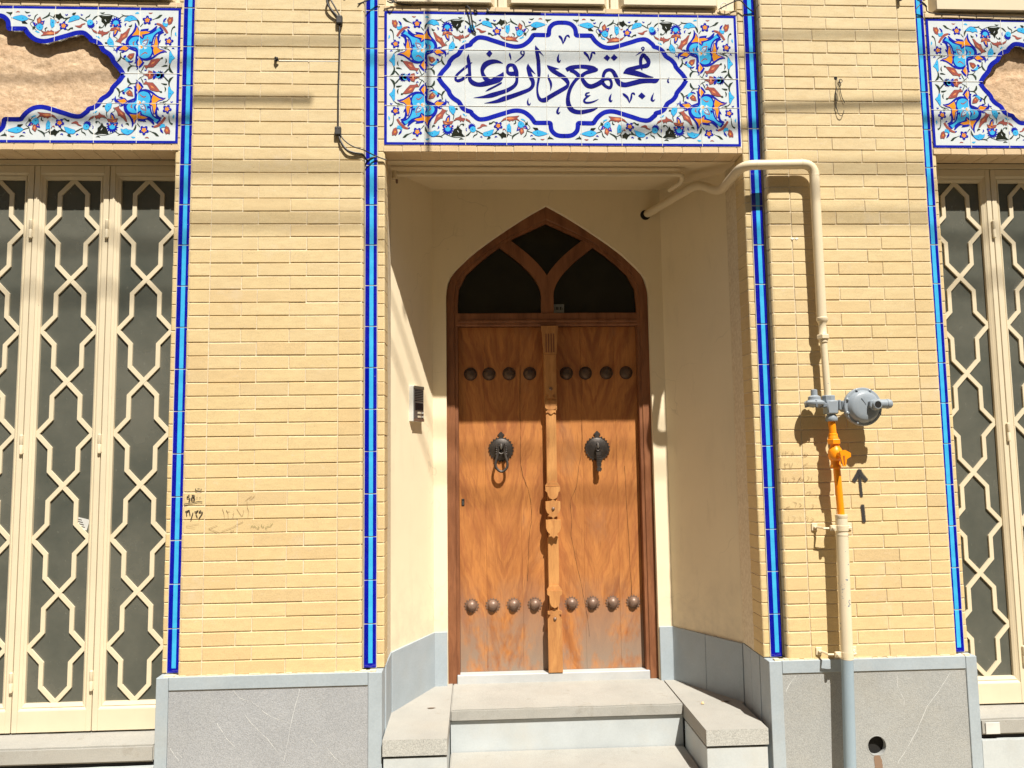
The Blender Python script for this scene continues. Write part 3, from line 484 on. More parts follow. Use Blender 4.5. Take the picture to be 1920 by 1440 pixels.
# ------------------------------------------------------------------ setting
GZ = -0.72
bm = bmesh.new(); box(bm, -150, 150, -150, -1.3, GZ-.3, GZ-.12)
n = NT('dusty_road'); v = n.coord(); a = n.noise(v, 90, 4, .7)
M['dusty_road'] = n.done(n.ramp(a, [(.3, (.56, .43, .25)), (.7, (.66, .51, .30))]), .95, n.bump(a, .5, .01), .2)
tag(put('road', mesh(bm, 'road', 'dusty_road')), kind='structure')
M['paving'] = m_stone('dusty_paving', (.50, .43, .32), .2, .4, 180, False, .95, .4)
bm = bmesh.new()
for i in range(-14, 16):
    box(bm, i*.6+.003, i*.6+.597, -1.19, .29, GZ-.15, GZ, bev=.003)
box(bm, -8.5, 9.6, -1.3, -1.2, GZ-.25, GZ, bev=.008)
tag(put('pavement', mesh(bm, 'pavement', 'paving')), kind='structure')
# unseen house added across the alley to cut sky fill and darken pane reflections
def opposite():
    t = thing('added_opposite_house', (0, -6.4, GZ), 'unseen plastered house front across the alley, added to shape the light', 'house')
    bm = bmesh.new(); box(bm, -16, 16, -7.0, -6.4, GZ-.3, 7.8); put('wall', mesh(bm, 'opposite_wall', m_plaster('bounce_render', (.74, .57, .34))), t)
    for x in (-6, -2.4, 1.6, 5.4):
        bm = bmesh.new(); box(bm, x, x+1.3, -6.4, -6.36, .9, 2.5); w = put('window', mesh(bm, 'opposite_window', 'cream_metal'), t)
        bm = bmesh.new(); box(bm, x+.07, x+1.23, -6.36, -6.35, .97, 2.43); put('pane', mesh(bm, 'opposite_pane', 'dark_glass'), w)
opposite()

# ------------------------------------------------------------------ brick piers
PITCH, JOINT = .0634, .0052
def pier(xs, par, label, ztop=3.36):
    (xa, xb, s1a, s1b, f0, j1, j2, f1, s2a, s2b, xc, xd) = xs
    t = thing('brick_pier', ((xa+xd)/2, .1, 0), label, 'brick pier')
    bm = bmesh.new()
    zt = 4.4
    box(bm, xa+.003, xd-.003, .003, .29, .0, zt)
    box(bm, f0+.006, f1-.006, -.0466, .0045, .0, zt)
    put('mortar_core', mesh(bm, 'pier_core', 'mortar'), t)
    fw = j2-j1; d = .040
    rows = {0: (.244, .618), 1: (.3665, .7466)} if par == 0 else {0: (.252, .626), 1: (.377, .748)}
    ncourse = int(4.35/PITCH)
    stuff = bmesh.new()
    for i in range(ncourse):
        z = i*PITCH+.001; h = PITCH-JOINT
        cuts = [f0, j1]+[j1+fw*f for f in rows[i % 2]]+[j2, f1]
        for k in range(5):
            a, b = cuts[k], cuts[k+1]; g = .0019
            a2 = a+(g if k else 0); b2 = b-(g if k < 4 else 0)
            rl = .016 if k == 0 else 0; rr = .016 if k == 4 else 0
            if z > ztop:
                block(stuff, a2, b2, z, z+h, -.05, -.01, .0018, rl, rr); continue
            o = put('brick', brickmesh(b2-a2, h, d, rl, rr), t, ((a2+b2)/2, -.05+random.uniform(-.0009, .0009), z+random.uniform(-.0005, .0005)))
            o.rotation_euler = (random.uniform(-.006, .006), random.uniform(-.0025, .0025), random.uniform(-.004, .004))
        for (a, b, left) in ((xa, xb, True), (xc, xd, False)):
            rl, rr = (.009, 0) if left else (0, .009)
            if z > ztop: block(stuff, a, b, z, z+h, 0, .125, .0018, rl, rr)
            else:
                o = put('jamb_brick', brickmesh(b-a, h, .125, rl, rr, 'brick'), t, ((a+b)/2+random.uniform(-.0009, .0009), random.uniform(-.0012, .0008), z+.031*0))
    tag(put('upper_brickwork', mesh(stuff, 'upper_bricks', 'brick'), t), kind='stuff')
    for (a, b) in ((s1a, s1b), (s2a, s2b)):
        bm = bmesh.new(); box(bm, a-.0025, b+.0025, -.0034, .003, 0, zt)
        st = put('tile_strip', mesh(bm, 'strip_bed', 'strip_grout'), t)
        w = b-a
        for k in range(21):
            lo = k*.2+.0016; hi = (k+1)*.2-.0016
            me = striptile(w, hi-lo, k == 0)
            put('strip_tile', me, st, (a+w/2, -.0050+random.uniform(-.0004, .0004), lo), (random.uniform(-.0022, .0022), 0, random.uniform(-.008, .008)))
    return t
def striptile(w, h, bottom):
    key = ('strip', bottom)
    if key in _cache: return _cache[key]
    bm = bmesh.new(); b = .002
    xs_ = [-w/2, -w/2+b, -w/2+w*.37, -w/2+w*.71, w/2-b, w/2]
    ys_ = [.002, 0, -.0006, -.0006, 0, .002]
    zs_ = [0, b, (.021 if bottom else b*1.5), h-b, h]
    V = [[bm.verts.new((x, y+(.002 if zi in (0, len(zs_)-1) else 0), z)) for x, y in zip(xs_, ys_)] for zi, z in enumerate(zs_)]
    for i in range(4):
        for k in range(5):
            f = bm.faces.new((V[i][k], V[i][k+1], V[i+1][k+1], V[i+1][k]))
            f.material_index = 1 if (k == 2 and not (bottom and i < 2)) else 0
    me = flatmesh(bm, 'strip_tile', ['cobalt', 'turq'])
    _cache[key] = me; return me
P1 = (-1.447, -1.4225, -1.421, -1.364, -1.357, -1.2505, -.646, -.530, -.527, -.470, -.4675, -.4325)
P2 = (1.358, 1.3895, 1.392, 1.449, 1.455, 1.570, 2.1725, 2.276, 2.2825, 2.3395, 2.3415, 2.3625)
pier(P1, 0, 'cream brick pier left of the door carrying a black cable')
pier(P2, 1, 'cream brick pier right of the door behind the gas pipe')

# ------------------------------------------------------------------ stone plinths
def plinth(x0, x1, ix0, ix1, label, hole=None, veins=(), ham='hammered'):
    t = thing('stone_plinth', ((x0+x1)/2, -.06, GZ), label, 'stone plinth')
    yf = -.062
    bm = bmesh.new(); box(bm, x0+.01, x1-.01, .02, .29, GZ, -.012); put('core', mesh(bm, 'plinth_core', 'mortar'), t)
    put('top_rail', boxm('top_rail', (ix0+.0015, ix1-.0015, yf, -.046, -.060, -.003), 'smooth_stone', .0015), t)
    put('stile', boxm('stile', (x0, ix0, yf-.0005, .06, GZ, -.004), 'smooth_stone', .0018), t)
    put('stile', boxm('stile', (ix1, x1, yf-.0005, .06, GZ, -.004), 'smooth_stone', .0018), t)
    # mortar fillet between slab and brick
    bm = bmesh.new()
    for k in range(40):
        a = x0+.03+(x1-x0-.06)*k/40; b = x0+.03+(x1-x0-.06)*(k+1)/40
        box(bm, a, b+.001, -.052-random.uniform(0, .006), -.03, -.006, .0005+random.uniform(-.001, .003))
    put('mortar_bed', mesh(bm, 'mortar_bed', 'mortar'), t)
    if hole is None:
        put('hammered_panel', boxm('hammered_panel', (ix0+.001, ix1-.001, -.0565, -.045, GZ, -.0615), ham), t)
    else:
        hx, hz, r = hole; seg = 28
        ring = [(hx+r*math.cos(2*math.pi*k/seg), hz+r*math.sin(2*math.pi*k/seg)) for k in range(seg)]
        bm = bmesh.new(); y = -.0565
        L_, R2, T_, B_ = ix0+.001, ix1-.001, -.0615, GZ
        def outer(x, z):
            dx, dz = x-hx, z-hz; s_ = []
            if dx > 1e-9: s_.append((R2-hx)/dx)
            if dx < -1e-9: s_.append((L_-hx)/dx)
            if dz > 1e-9: s_.append((T_-hz)/dz)
            if dz < -1e-9: s_.append((B_-hz)/dz)
            k = min(s_); return (hx+dx*k, hz+dz*k)
        angs = sorted([2*math.pi*k/seg for k in range(seg)]+[math.atan2(c[1]-hz, c[0]-hx) % (2*math.pi) for c in ((L_, T_), (R2, T_), (L_, B_), (R2, B_))])
        inn = [(hx+r*math.cos(a), hz+r*math.sin(a)) for a in angs]; out = [outer(*q) for q in inn]
        for k in range(len(angs)):
            k2 = (k+1) % len(angs)
            f = [bm.verts.new((q[0], y, q[1])) for q in (inn[k], inn[k2], out[k2], out[k])]
            if (f[0].co-f[1].co).length > 1e-6: bm.faces.new(f)
            b = [bm.verts.new((q[0], yy, q[1])) for q, yy in ((inn[k], y), (inn[k2], y), (inn[k2], .06), (inn[k], .06))]
            if (b[0].co-b[1].co).length > 1e-6: bm.faces.new(b)
        put('hammered_panel', mesh(bm, 'hammered_panel', ham), t)
        bm = bmesh.new(); lathe(bm, [(r*.999, .0), (r*.999, .055)], (hx, -.03, hz), 'Y', 24); put('drain_mouth', mesh(bm, 'drain_mouth', 'black_hole'), t)
        bm = bmesh.new()
        prof = [(r*1.02, .004), (r*1.16, -.003), (r*1.22, .0)]
        lathe(bm, [(r*.97, .02), (r*.98, -.0005), (r*1.06, -.0012), (r*1.10, .0008)], (hx, -.0565, hz), 'Y', 26, cap=False); put('drain_rim', smooth(mesh(bm, 'drain_rim', ham)), t)
        n = NT('rusty_stain'); at = n.n('Attribute', attribute_name='edge'); nv = n.noise(n.coord((1, 1, .4)), 60, 5, .7)
        al = n.ramp(n.math('ADD', at.outputs['Fac'], n.math('MULTIPLY', n.math('SUBTRACT', nv, .5), 1.4)), [(.35, 0.0), (.6, .85)])
        n.done((.26, .17, .115), .95, None, .1); n.setin(n.b, 'Alpha', al); M['stain'] = n.m
        bm = bmesh.new(); lay = bm.verts.layers.float.new('edge'); prev = None
        for i in range(12):
            z = hz-r*.95-i*(.26/11); row = []
            for k, e in enumerate((0, 1, 1, 0)):
                vv = bm.verts.new((hx-.002+(-1, -.45, .45, 1)[k]*(.026-.0006*i)+.004*math.sin(i*.8), y-.0012, z)); vv[lay] = e*(1 if i else .6); row.append(vv)
            if prev:
                for k in range(3): bm.faces.new((prev[k], prev[k+1], row[k+1], row[k]))
            prev = row
        put('rust_stain', flatmesh(bm, 'rust_stain', 'stain'), t)
    for q in veins:
        bm = bmesh.new(); pts = []
        for (ax_, az_), (bx_, bz_) in zip(q, q[1:]):
            for k in range(4): pts.append(((ax_+(bx_-ax_)*k/4)/1000+random.uniform(-.0012, .0012), (az_+(bz_-az_)*k/4)/1000, random.uniform(.0003, .0011)))
        ribbon(bm, pts, -.0572, 0, 2); put('vein', flatmesh(bm, 'vein', 'vein'), t)
    return t
plinth(-1.445, -.4365, -1.391, -.499, 'grey stone plinth with hammered panel left of the entrance steps', None, VEINS_A, 'hammered')
plinth(1.3605, 2.359, 1.421, 2.306, 'grey stone plinth with round drain hole right of the steps', (1.857, -.40, .044), VEINS_B, 'hammered_warm')

# ------------------------------------------------------------------ entrance alcove
AL = thing('entrance_alcove', (.46, .5, -.3), 'cream plastered splayed alcove around the wooden door', 'alcove')
CZ0, CZ1 = 2.468, 2.530                       # ceiling height at the front / back
def czy(y): return CZ0+(CZ1-CZ0)*max(0, (y-.125))/(.71-.125)
def wall_poly(name, pts, mat, parent):
    bm = bmesh.new(); bm.faces.new([bm.verts.new(p) for p in pts]); return put(name, mesh(bm, name, mat), parent)
def grid_wall(name, a, b, z0, za, zb, mat, parent, nu=14, nv=40, amp=.0018):
    """vertical plaster wall between plan points a and b, slightly uneven"""
    bm = bmesh.new(); d = Vector((b[0]-a[0], b[1]-a[1])); nn = Vector((d.y, -d.x)).normalized(); V = []
    for i in range(nu+1):
        u = i/nu; zt = za+(zb-za)*u; col_ = []
        for k in range(nv+1):
            w = k/nv; z = z0+(zt-z0)*w
            o = amp*(math.sin(u*5+z*2.3+a[0]*7)+math.sin(z*5.1+u*3))*(0 if i in (0, nu) else 1)
            col_.append(bm.verts.new((a[0]+d.x*u+nn.x*o, a[1]+d.y*u+nn.y*o, z)))
        V.append(col_)
    for i in range(nu):
        for k in range(nv): bm.faces.new((V[i][k], V[i+1][k], V[i+1][k+1], V[i][k+1]))
    o = put(name, mesh(bm, name, mat, True), parent); return o
FL = -.297
XLC, XRC = -.241, 1.106
grid_wall('plaster_wall', (-.4395, .1), (-.4395, .29), FL-.02, czy(.1)+.04, czy(.29)+.04, 'plaster', AL, 4)
grid_wall('plaster_wall', (-.4395, .29), (XLC, .712), FL-.02, czy(.29)+.04, CZ1+.04, 'plaster', AL)
grid_wall('plaster_wall', (XRC, .712), (1.3655, .29), FL-.02, CZ1+.04, czy(.29)+.04, 'plaster', AL)
grid_wall('plaster_wall', (1.3655, .29), (1.3655, .1), FL-.02, czy(.29)+.04, czy(.1)+.04, 'plaster', AL, 4)
bm = bmesh.new()
for a, b in ((.106, .29), (.29, .72)):
    bm.faces.new([bm.verts.new(c) for c in ((-.46, a, czy(a)), (1.39, a, czy(a)), (1.39, b, czy(b)), (-.46, b, czy(b)))])
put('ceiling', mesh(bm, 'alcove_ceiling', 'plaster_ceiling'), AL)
put('leak_cover_slab', boxm('leak_cover_slab', (-.47, 1.40, .105, 1.3, 2.60, 2.9), 'mortar'), AL)  # unseen cover added above the ceiling to stop sky light leaking in
put('dark_backing', boxm('dark_backing', (-.60, 1.52, .87, 1.3, -.6, 2.65), 'black_hole'), AL)  # unseen black box added behind the door against sky leaks
# back wall with pointed arch
DC = .430
AO = [(0, 2.438), (.125, 2.366), (.28, 2.263), (.42, 2.160), (.505, 2.082), (.553, 2.030), (.582, 1.975), (.594, 1.90)]
ao = catmull(AO, 4)
right = [(DC+x, z) for x, z in ao]; left = [(DC-x, z) for x, z in ao][::-1]
arch = left+right[1:]
bm = bmesh.new()
rows = [(x, z) for x, z in arch]
yB, yR = .712, .79
def quad(*p): bm.faces.new([bm.verts.new(c) for c in p])
for (x, z), (x2, z2) in zip(rows, rows[1:]):
    if x2-x > 1e-6: quad((x, yB, z), (x2, yB, z2), (x2, yB, 2.6), (x, yB, 2.6))
    quad((x, yB, z), (x2, yB, z2), (x2, yR, z2), (x, yR, z))
hx = .594
for s_ in (-1, 1):
    xe = XLC-.03 if s_ < 0 else XRC+.03; xi = DC+s_*hx
    quad((xe, yB, FL-.02), (xi, yB, FL-.02), (xi, yB, 1.90), (xe, yB, 1.90))
    quad((xe, yB, 1.90), (xi, yB, 1.90), (xi, yB, 2.6), (xe, yB, 2.6))
    quad((xi, yB, FL-.02), (xi, yR, FL-.02), (xi, yR, 1.90), (xi, yB, 1.90))
bmesh.ops.remove_doubles(bm, verts=bm.verts[:], dist=1e-5)
put('back_wall', mesh(bm, 'alcove_back_wall', 'plaster'), AL)
# skirting slabs of blue-grey stone
def slab(a, b, zt, th, name='skirting_slab', z0=FL-.25, ext=0):
    d = Vector((b[0]-a[0], b[1]-a[1])).normalized(); nn = Vector((d.y, -d.x))
    bm = bmesh.new(); box(bm, 0, (Vector(b)-Vector(a)).length, -th, .004, z0, zt, bev=.0015)
    o = put(name, mesh(bm, name, 'smooth_stone'), AL, (a[0], a[1], 0), (0, 0, math.atan2(d.y, d.x))); return o
slab((-.437, .062), (-.437, .288), -.003, .006, z0=GZ)
slab((-.4355, .292), (XLC-.002, .709), -.004, .009)
slab((XLC+.003, .711), (DC-.597, .711), -.004, .009)
slab((DC+.597, .711), (XRC-.003, .711), -.004, .009)
slab((XRC+.002, .709), (1.2315, .503), -.004, .009)
slab((1.2325, .5015), (1.3615, .292), -.005, .0095)
slab((1.3625, .288), (1.3625, .178), -.003, .005, z0=GZ)
slab((1.3625, .176), (1.3625, .062), -.004, .005, z0=GZ)

# ------------------------------------------------------------------ steps
ST = thing('entrance_steps', (.45, .1, GZ), 'dusty grey stone entrance steps with side blocks below the wooden door', 'steps')
def uneven_slab(name, dims, mat, bev=.006):
    bm = bmesh.new(); box(bm, *dims)
    bmesh.ops.subdivide_edges(bm, edges=[e for e in bm.edges if abs(e.verts[0].co.x-e.verts[1].co.x) > .2], cuts=24)
    for v_ in bm.verts:
        if abs(v_.co.y-dims[2]) < 1e-6 and abs(v_.co.z-dims[5]) < 1e-6: v_.co.y += random.uniform(0, .004); v_.co.z -= random.uniform(0, .003)
    bmesh.ops.bevel(bm, geom=[e for e in bm.edges if len(e.link_faces) == 2 and e.calc_face_angle() > .8], offset=bev, segments=2, affect='EDGES')
    return mesh(bm, name, mat)
put('tread', uneven_slab('tread', (-.1385, 1.0425, .302, .80, FL-.058, FL), 'step_stone'), ST)
put('riser', boxm('riser', (-.1385, 1.0425, .317, .36, -.60, FL-.060), 'riser_stone', .001), ST)
put('tread', uneven_slab('tread', (-.1385, 1.0425, -.09, .316, -.565, -.506), 'step_stone'), ST)
put('riser', boxm('riser', (-.1385, 1.0425, -.075, -.03, GZ, -.566), 'riser_stone', .001), ST)
def side_block(x0, x1, xs0, xs1, sgn):
    # cap slab follows the splay: polygon in plan
    bm = bmesh.new()
    if sgn < 0: plan = [(x0, -.086), (x1, -.086), (x1, .76), (XLC-.02, .76), (XLC-.02, .70), (-.443, .29), (x0-.002, .28)]
    else: plan = [(x0, -.086), (x1, -.086), (x1+.004, .28), (1.37, .29), (XRC+.02, .70), (XRC+.02, .76), (x0, .76)]
    a = [bm.verts.new((x, y, FL-.070)) for x, y in plan]; b = [bm.verts.new((x, y, FL+.0012)) for x, y in plan]
    bm.faces.new(b); bm.faces.new(a[::-1])
    for k in range(len(plan)): bm.faces.new((a[k], a[(k+1) % len(plan)], b[(k+1) % len(plan)], b[k]))
    bmesh.ops.bevel(bm, geom=[e for e in bm.edges if len(e.link_faces) == 2 and e.calc_face_angle() > .8 and max(v_.co.y for v_ in e.verts) < 0], offset=.005, segments=2, affect='EDGES')
    me = mesh(bm, 'block_cap', ['step_stone', 'nosing_stone'])
    for p_ in me.polygons:
        if p_.normal.y < -.6: p_.material_index = 1
    put('block_cap', me, ST)
    put('side_block', boxm('side_block', (x0+.003, x1-.003, -.078, .30, GZ, FL-.082), 'riser_stone', .002), ST)
    bm = bmesh.new(); box(bm, x0+.012, x1-.012, -.066, .30, FL-.085, FL-.066); put('bed_joint', mesh(bm, 'bed_joint', 'black_hole'), ST)
side_block(-.431, -.140, 0, 0, -1)
side_block(1.044, 1.334, 0, 0, 1)
put('threshold', boxm('threshold', (-.1135, .9735, .737, .86, FL-.02, -.2505), 'marble', .003), ST)
bm = bmesh.new(); lathe(bm, [(.002, 0), (.008, .002), (.0085, .006), (.005, .011), (.001, .013)], (0, 0, 0), 'Z', 9)
for v_ in bm.verts: v_.co += Vector((random.uniform(-.0015, .0015),)*3)
tag(put('pebble', mesh(bm, 'pebble', simple('ochre_pebble', (.62, .45, .24), .8)), None, (1.135, .275, FL+.001)), 'small ochre pebble lying on the right stone block of the steps', 'pebble')
M['leaf_dry'] = simple('dry_leaf', (.10, .06, .03), .8)
for (x, y, s_, lab) in ((-.235, .33, .024, 'dark dry leaf lying on the left stone block of the steps'), (1.262, .30, .026, 'dark dry leaf in the shade on the right stone block')):
    bm = bmesh.new(); pts = [(-1, 0), (-.5, .22), (.2, .26), (1, .02), (.3, -.2), (-.5, -.24)]
    c = bm.verts.new((0, 0, .006)); vv = [bm.verts.new((a*s_, b*s_, .001+.004*abs(a))) for a, b in pts]
    for k in range(6): bm.faces.new((c, vv[k], vv[(k+1) % 6]))
    tag(put('dry_leaf', mesh(bm, 'dry_leaf', 'leaf_dry'), None, (x, y, FL+.0012)), lab, 'leaf')

# ------------------------------------------------------------------ lintels with tile panels
ZT, ZB = 3.198, 2.505
HALF = .894
COLS = [0, .199, .401, .605, .808, .980, 1.183, 1.387, 1.590, 1.788]
ROWS = [0, .199, .339, .4915, .693]
YT = -.004
cart = catmull([(x/1000, z/1000) for x, z in CARTOUCHE], 4)      # u from left edge, v from top
def cart_v(u):
    """upper edge of the cartouche (outer border line) below the top at distance u from the nearer side edge"""
    if u <= cart[0][0]: return None
    for a, b in zip(cart, cart[1:]):
        if a[0] <= u <= b[0] and b[0] > a[0]: return a[1]+(b[1]-a[1])*(u-a[0])/(b[0]-a[0])
    return cart[-1][1]
BW = .0115   # half width of cartouche border
def panel(xl, label, broken, tz=0):
    t = thing('tile_panel', (xl+HALF, 0, ZB), label, 'tile panel')
    mats = ['white_glaze', 'grout']
    # bed
    if not broken:
        put('mortar_bed', boxm('panel_bed', (xl-.006, xl+2*HALF+.006, .0035, .12, ZB-.004, ZT+.004), 'grout'), t)
    for r in range(4):
        for c in range(9):
            x0, x1 = xl+COLS[c]+.0009, xl+COLS[c+1]-.0009; z1, z0 = ZT-ROWS[r]-.0009, ZT-ROWS[r+1]+.0009
            y = YT+random.uniform(-.0003, .0003)
            if not broken:
                bm = bmesh.new(); block(bm, x0, x1, z0, z1, y, .004, .0012); put('tile', mesh(bm, 'tile', 'white_glaze'), t); continue
            bm = bmesh.new(); N_ = 22; any_ = False; prev = None
            for k in range(N_+1):
                x = x0+(x1-x0)*k/N_; u = min(x-xl, xl+2*HALF-x); cv = cart_v(u+.006)
                if r < 2:
                    hi = z1; lo = z0 if cv is None else max(z0, ZT-cv-BW*.9-.003*math.sin(x*90)-.002*math.sin(x*233))
                    if cv is None and r == 1: lo = z0
                else:
                    lo = z0; hi = z1 if cv is None else min(z1, ZB+cv+BW*.9+.003*math.sin(x*80)+.002*math.sin(x*211))
                if hi-lo < .001: prev = None; continue
                row = [bm.verts.new((x, y, lo)), bm.verts.new((x, y, hi)), bm.verts.new((x, .006, lo)), bm.verts.new((x, .006, hi))]
                if prev:
                    any_ = True
                    bm.faces.new((prev[0], row[0], row[1], prev[1])); bm.faces.new((prev[0], prev[2], row[2], row[0])); bm.faces.new((prev[1], row[1], row[3], prev[3]))
                prev = row
            if any_: put('tile', mesh(bm, 'tile', 'white_glaze'), t)
            else: bm.free()
    # blue rim
    yp = YT-.0006
    bm = bmesh.new(); e = .0135; x1 = xl+2*HALF
    for q in ((xl+.0006, x1-.0006, ZT-e, ZT-.001), (xl+.0006, x1-.0006, ZB+.001, ZB+e), (xl+.0006, xl+e, ZB+e, ZT-e), (x1-e, x1-.0006, ZB+e, ZT-e)):
        flatpoly(bm, [(q[0], q[2]), (q[1], q[2]), (q[1], q[3]), (q[0], q[3])], yp)
    put('blue_rim', flatmesh(bm, 'blue_rim', 'cobalt_paint'), t)
    # cartouche border
    for sx in (0, 1):
        for sz in (0, 1):
            bm = bmesh.new()
            pts = [((xl+u if not sx else x1-u), (ZT-v if not sz else ZB+v), BW) for u, v in cart]
            ribbon(bm, pts, yp, 0, 1)
            put('cartouche_border', flatmesh(bm, 'cartouche_border', 'cobalt_paint'), t)
    # painted ornament, one quarter mirrored four ways
    order = list(PAINT.values()); idx = {k: i for i, k in enumerate(PAINT)}
    step = .000004
    for sx in (0, 1):
        for sz in (0, 1):
            bm = bmesh.new()
            T_ = lambda u, v: ((xl+u/1000 if not sx else x1-u/1000), (ZT-v/1000 if not sz else ZB+v/1000))
            for li, (k, colr, d) in enumerate(ORNAMENT):
                y = yp-.0001-li*step; mi = idx[colr]
                if k == 's': ribbon(bm, [(*T_(a, b), w*1.28/1000) for a, b, w in d], y, mi, 5 if len(d) < 12 else 2)
                elif k == 'p':
                    ca, cb = sum(q[0] for q in d)/len(d), sum(q[1] for q in d)/len(d); q = [T_(ca+(a-ca)*1.0, cb+(b-cb)*1.0) for a, b in d]
                    if colr in 'TROK':
                        oc = 'B' if colr in 'TO' else ('R' if False else 'G')
                        ribbon(bm, [(*p_, .0011) for p_ in q+q[:1]], y+.000002, idx[oc], 1)
                    flatpoly(bm, q, y, mi)
                elif k == 'c': flatpoly(bm, [T_(d[0]+d[2]*math.cos(i*.5236), d[1]+d[2]*math.sin(i*.5236)) for i in range(12)], y, mi)
                elif k == 'k':
                    flatpoly(bm, [T_(d[0]+d[2]*(1 if i % 2 else .66)*math.cos(i*math.pi/13), d[1]+d[2]*(1 if i % 2 else .66)*math.sin(i*math.pi/13)) for i in range(26)], y, mi)
                elif k == 'f':
                    rad = d[2]
                    pet = lambda s2, q: [T_(d[0]+rad*s2*(q if i % 4 == 0 else (.92 if i % 4 == 2 else .80))*math.cos(d[3]+i*math.pi/10), d[1]+rad*s2*(q if i % 4 == 0 else (.95 if i % 4 == 2 else .80))*math.sin(d[3]+i*math.pi/10)) for i in range(20)]
                    flatpoly(bm, pet(1, .52), y, idx['B']); flatpoly(bm, pet(.52, .55), y-.00003, idx['O']); 
                    flatpoly(bm, [T_(d[0]+rad*.14*math.cos(i), d[1]+rad*.14*math.sin(i)) for i in range(6)], y-.00005, idx['P'])
            put('painted_ornament', flatmesh(bm, 'painted_ornament', order), t)
    # grout lines show over the paint
    yg = yp-.0011
    def gline(x0, x1_, z0, z1_):
        put('grout_line', boxm('grout_line', (x0, x1_, yg, 0, z0, z1_), 'grout'), t)
    for c in range(1, 9):
        x = xl+COLS[c]; u = min(x-xl, x1-x); cv = cart_v(u) if broken else None
        if cv is None: gline(x-.0010, x+.0010, ZB, ZT)
        else: gline(x-.0010, x+.0010, ZT-cv-BW, ZT); gline(x-.0010, x+.0010, ZB, ZB+cv+BW)
    for r in range(1, 4):
        z = ZT-ROWS[r]; u_in = 2*HALF
        if broken:
            for k in range(400):
                u = HALF*k/400; cv = cart_v(u)
                if cv is not None and ZT-cv-BW > z > ZB+cv+BW: u_in = u; break
        if u_in > HALF: gline(xl, x1, z-.0009, z+.0009)
        else: gline(xl, xl+u_in, z-.0009, z+.0009); gline(x1-u_in, x1, z-.0009, z+.0009)
    if not broken:
        bm = bmesh.new(); yc = yp-.0002
        for i, s2 in enumerate(CALLI_STROKES): ribbon(bm, [(a/1000, b/1000, w*1.18/1000) for a, b, w in s2], yc-i*.000008, 0, 6)
        for q in CALLI_POLYS: flatpoly(bm, [(a/1000, b/1000) for a, b in q], yc-.0004)
        put('calligraphy', flatmesh(bm, 'calligraphy', 'navy_paint'), t)
    else:
        # exposed rough render behind the broken-out middle
        bm = bmesh.new(); nx, nz = 150, 70; V = []
        from mathutils import noise as mn
        for i in range(nx+1):
            col_ = []
            for k in range(nz+1):
                x = xl+.1+(2*HALF-.2)*i/nx; z = ZB+.02+(ZT-ZB-.04)*k/nz
                dz = abs(z-(ZT+ZB)/2)
                y = .017+.020*min(1, max(0, (z-ZB-.1)/.5))+.007*mn.noise((x*5, z*5, 1.7))+.0035*mn.noise((x*17, z*17, 4.1))+.0022*mn.noise((x*60, z*60, 9))+.0016*mn.noise((x*140, z*140, 2))
                rr = mn.noise((x*9, z*16, 7.7)); y += .003*(1 if rr > .28 else 0)
                col_.append(bm.verts.new((x, max(y, .008), z)))
            V.append(col_)
        for i in range(nx):
            for k in range(nz): bm.faces.new((V[i][k], V[i+1][k], V[i+1][k+1], V[i][k+1]))
        put('broken_render', mesh(bm, 'broken_render', 'render', True), t)
        bm = bmesh.new(); box(bm, xl-.006, x1+.006, .10, .12, ZB-.004, ZT+.004)
        put('mortar_bed', mesh(bm, 'panel_bed', 'mortar'), t)
    # brick edging above, below and the soffit course
    for z0, z1, yb in ((ZT+.003, ZT+.0285, .10), (ZB-.0345, ZB-.004, .118)):
        x = xl-.002
        while x < x1-.02:
            w = min(random.uniform(.086, .092), x1+.002-x)
            me = brickmesh(round(w, 3), z1-z0, yb, 0, 0, 'brick_edge')
            put('edging_brick', me, t, (x+w/2, YT+random.uniform(-.002, .001), z0), (0, random.uniform(-.006, .006), 0)); x += w+.004
        bm = bmesh.new(); box(bm, xl-.004, x1+.004, YT+.004, yb-.003, z0-.001+.003, z1+.002); put('mortar_bed', mesh(bm, 'edge_bed', 'mortar'), t)
    return t
panel(-.4365, 'white and blue tile sign lettered in Persian above the wooden door', False)
panel(-1.4325-2*HALF-.001, 'broken floral tile panel above the left folding gate', True)
panel(2.3485, 'broken floral tile panel above the right folding gate', True)

# ------------------------------------------------------------------ windows above the lintels
def upper_window(x0, x1, boxes, label):
    t = thing('upper_window', ((x0+x1)/2, .05, ZT+.03), label, 'window')
    zb = ZT+.030
    put('frame', boxm('window_frame', (x0, x1, .022, .07, zb, 4.4), 'cream_metal'), t)
    for a, b in boxes:
        bm = bmesh.new(); z0 = zb+.012; yo, yi = -.022, .022; ch = .02
        prof = [(a, yi), (a+ch, yo), (b-ch, yo), (b, yi)]
        lo = [bm.verts.new((x, y, z0+(0 if y == yo else -.0))) for x, y in prof]; hi = [bm.verts.new((x, y, 4.3)) for x, y in prof]
        bm.faces.new(lo); bm.faces.new(hi[::-1])
        for k in range(4): bm.faces.new((lo[k], lo[(k+1) % 4], hi[(k+1) % 4], hi[k]))
        put('panel', mesh(bm, 'window_panel', 'cream_metal'), t)
    xs_ = [x0+.001]+[(boxes[i][1]+boxes[i+1][0])/2 for i in range(len(boxes)-1)]
    for x in xs_[1:]:
        put('mullion', boxm('mullion', (x-.014, x+.014, .005, .022, zb, 4.4), 'cream_metal', .002), t)
upper_window(-.434, 1.354, [(-.392, .118), (.180, .692), (.752, 1.268)], 'cream steel window with three raised panels above the lettered sign')
upper_window(-1.432-2*HALF, -1.435, [(-3.1, -2.55), (-2.48, -1.468)], 'cream steel window above the left broken tile panel')
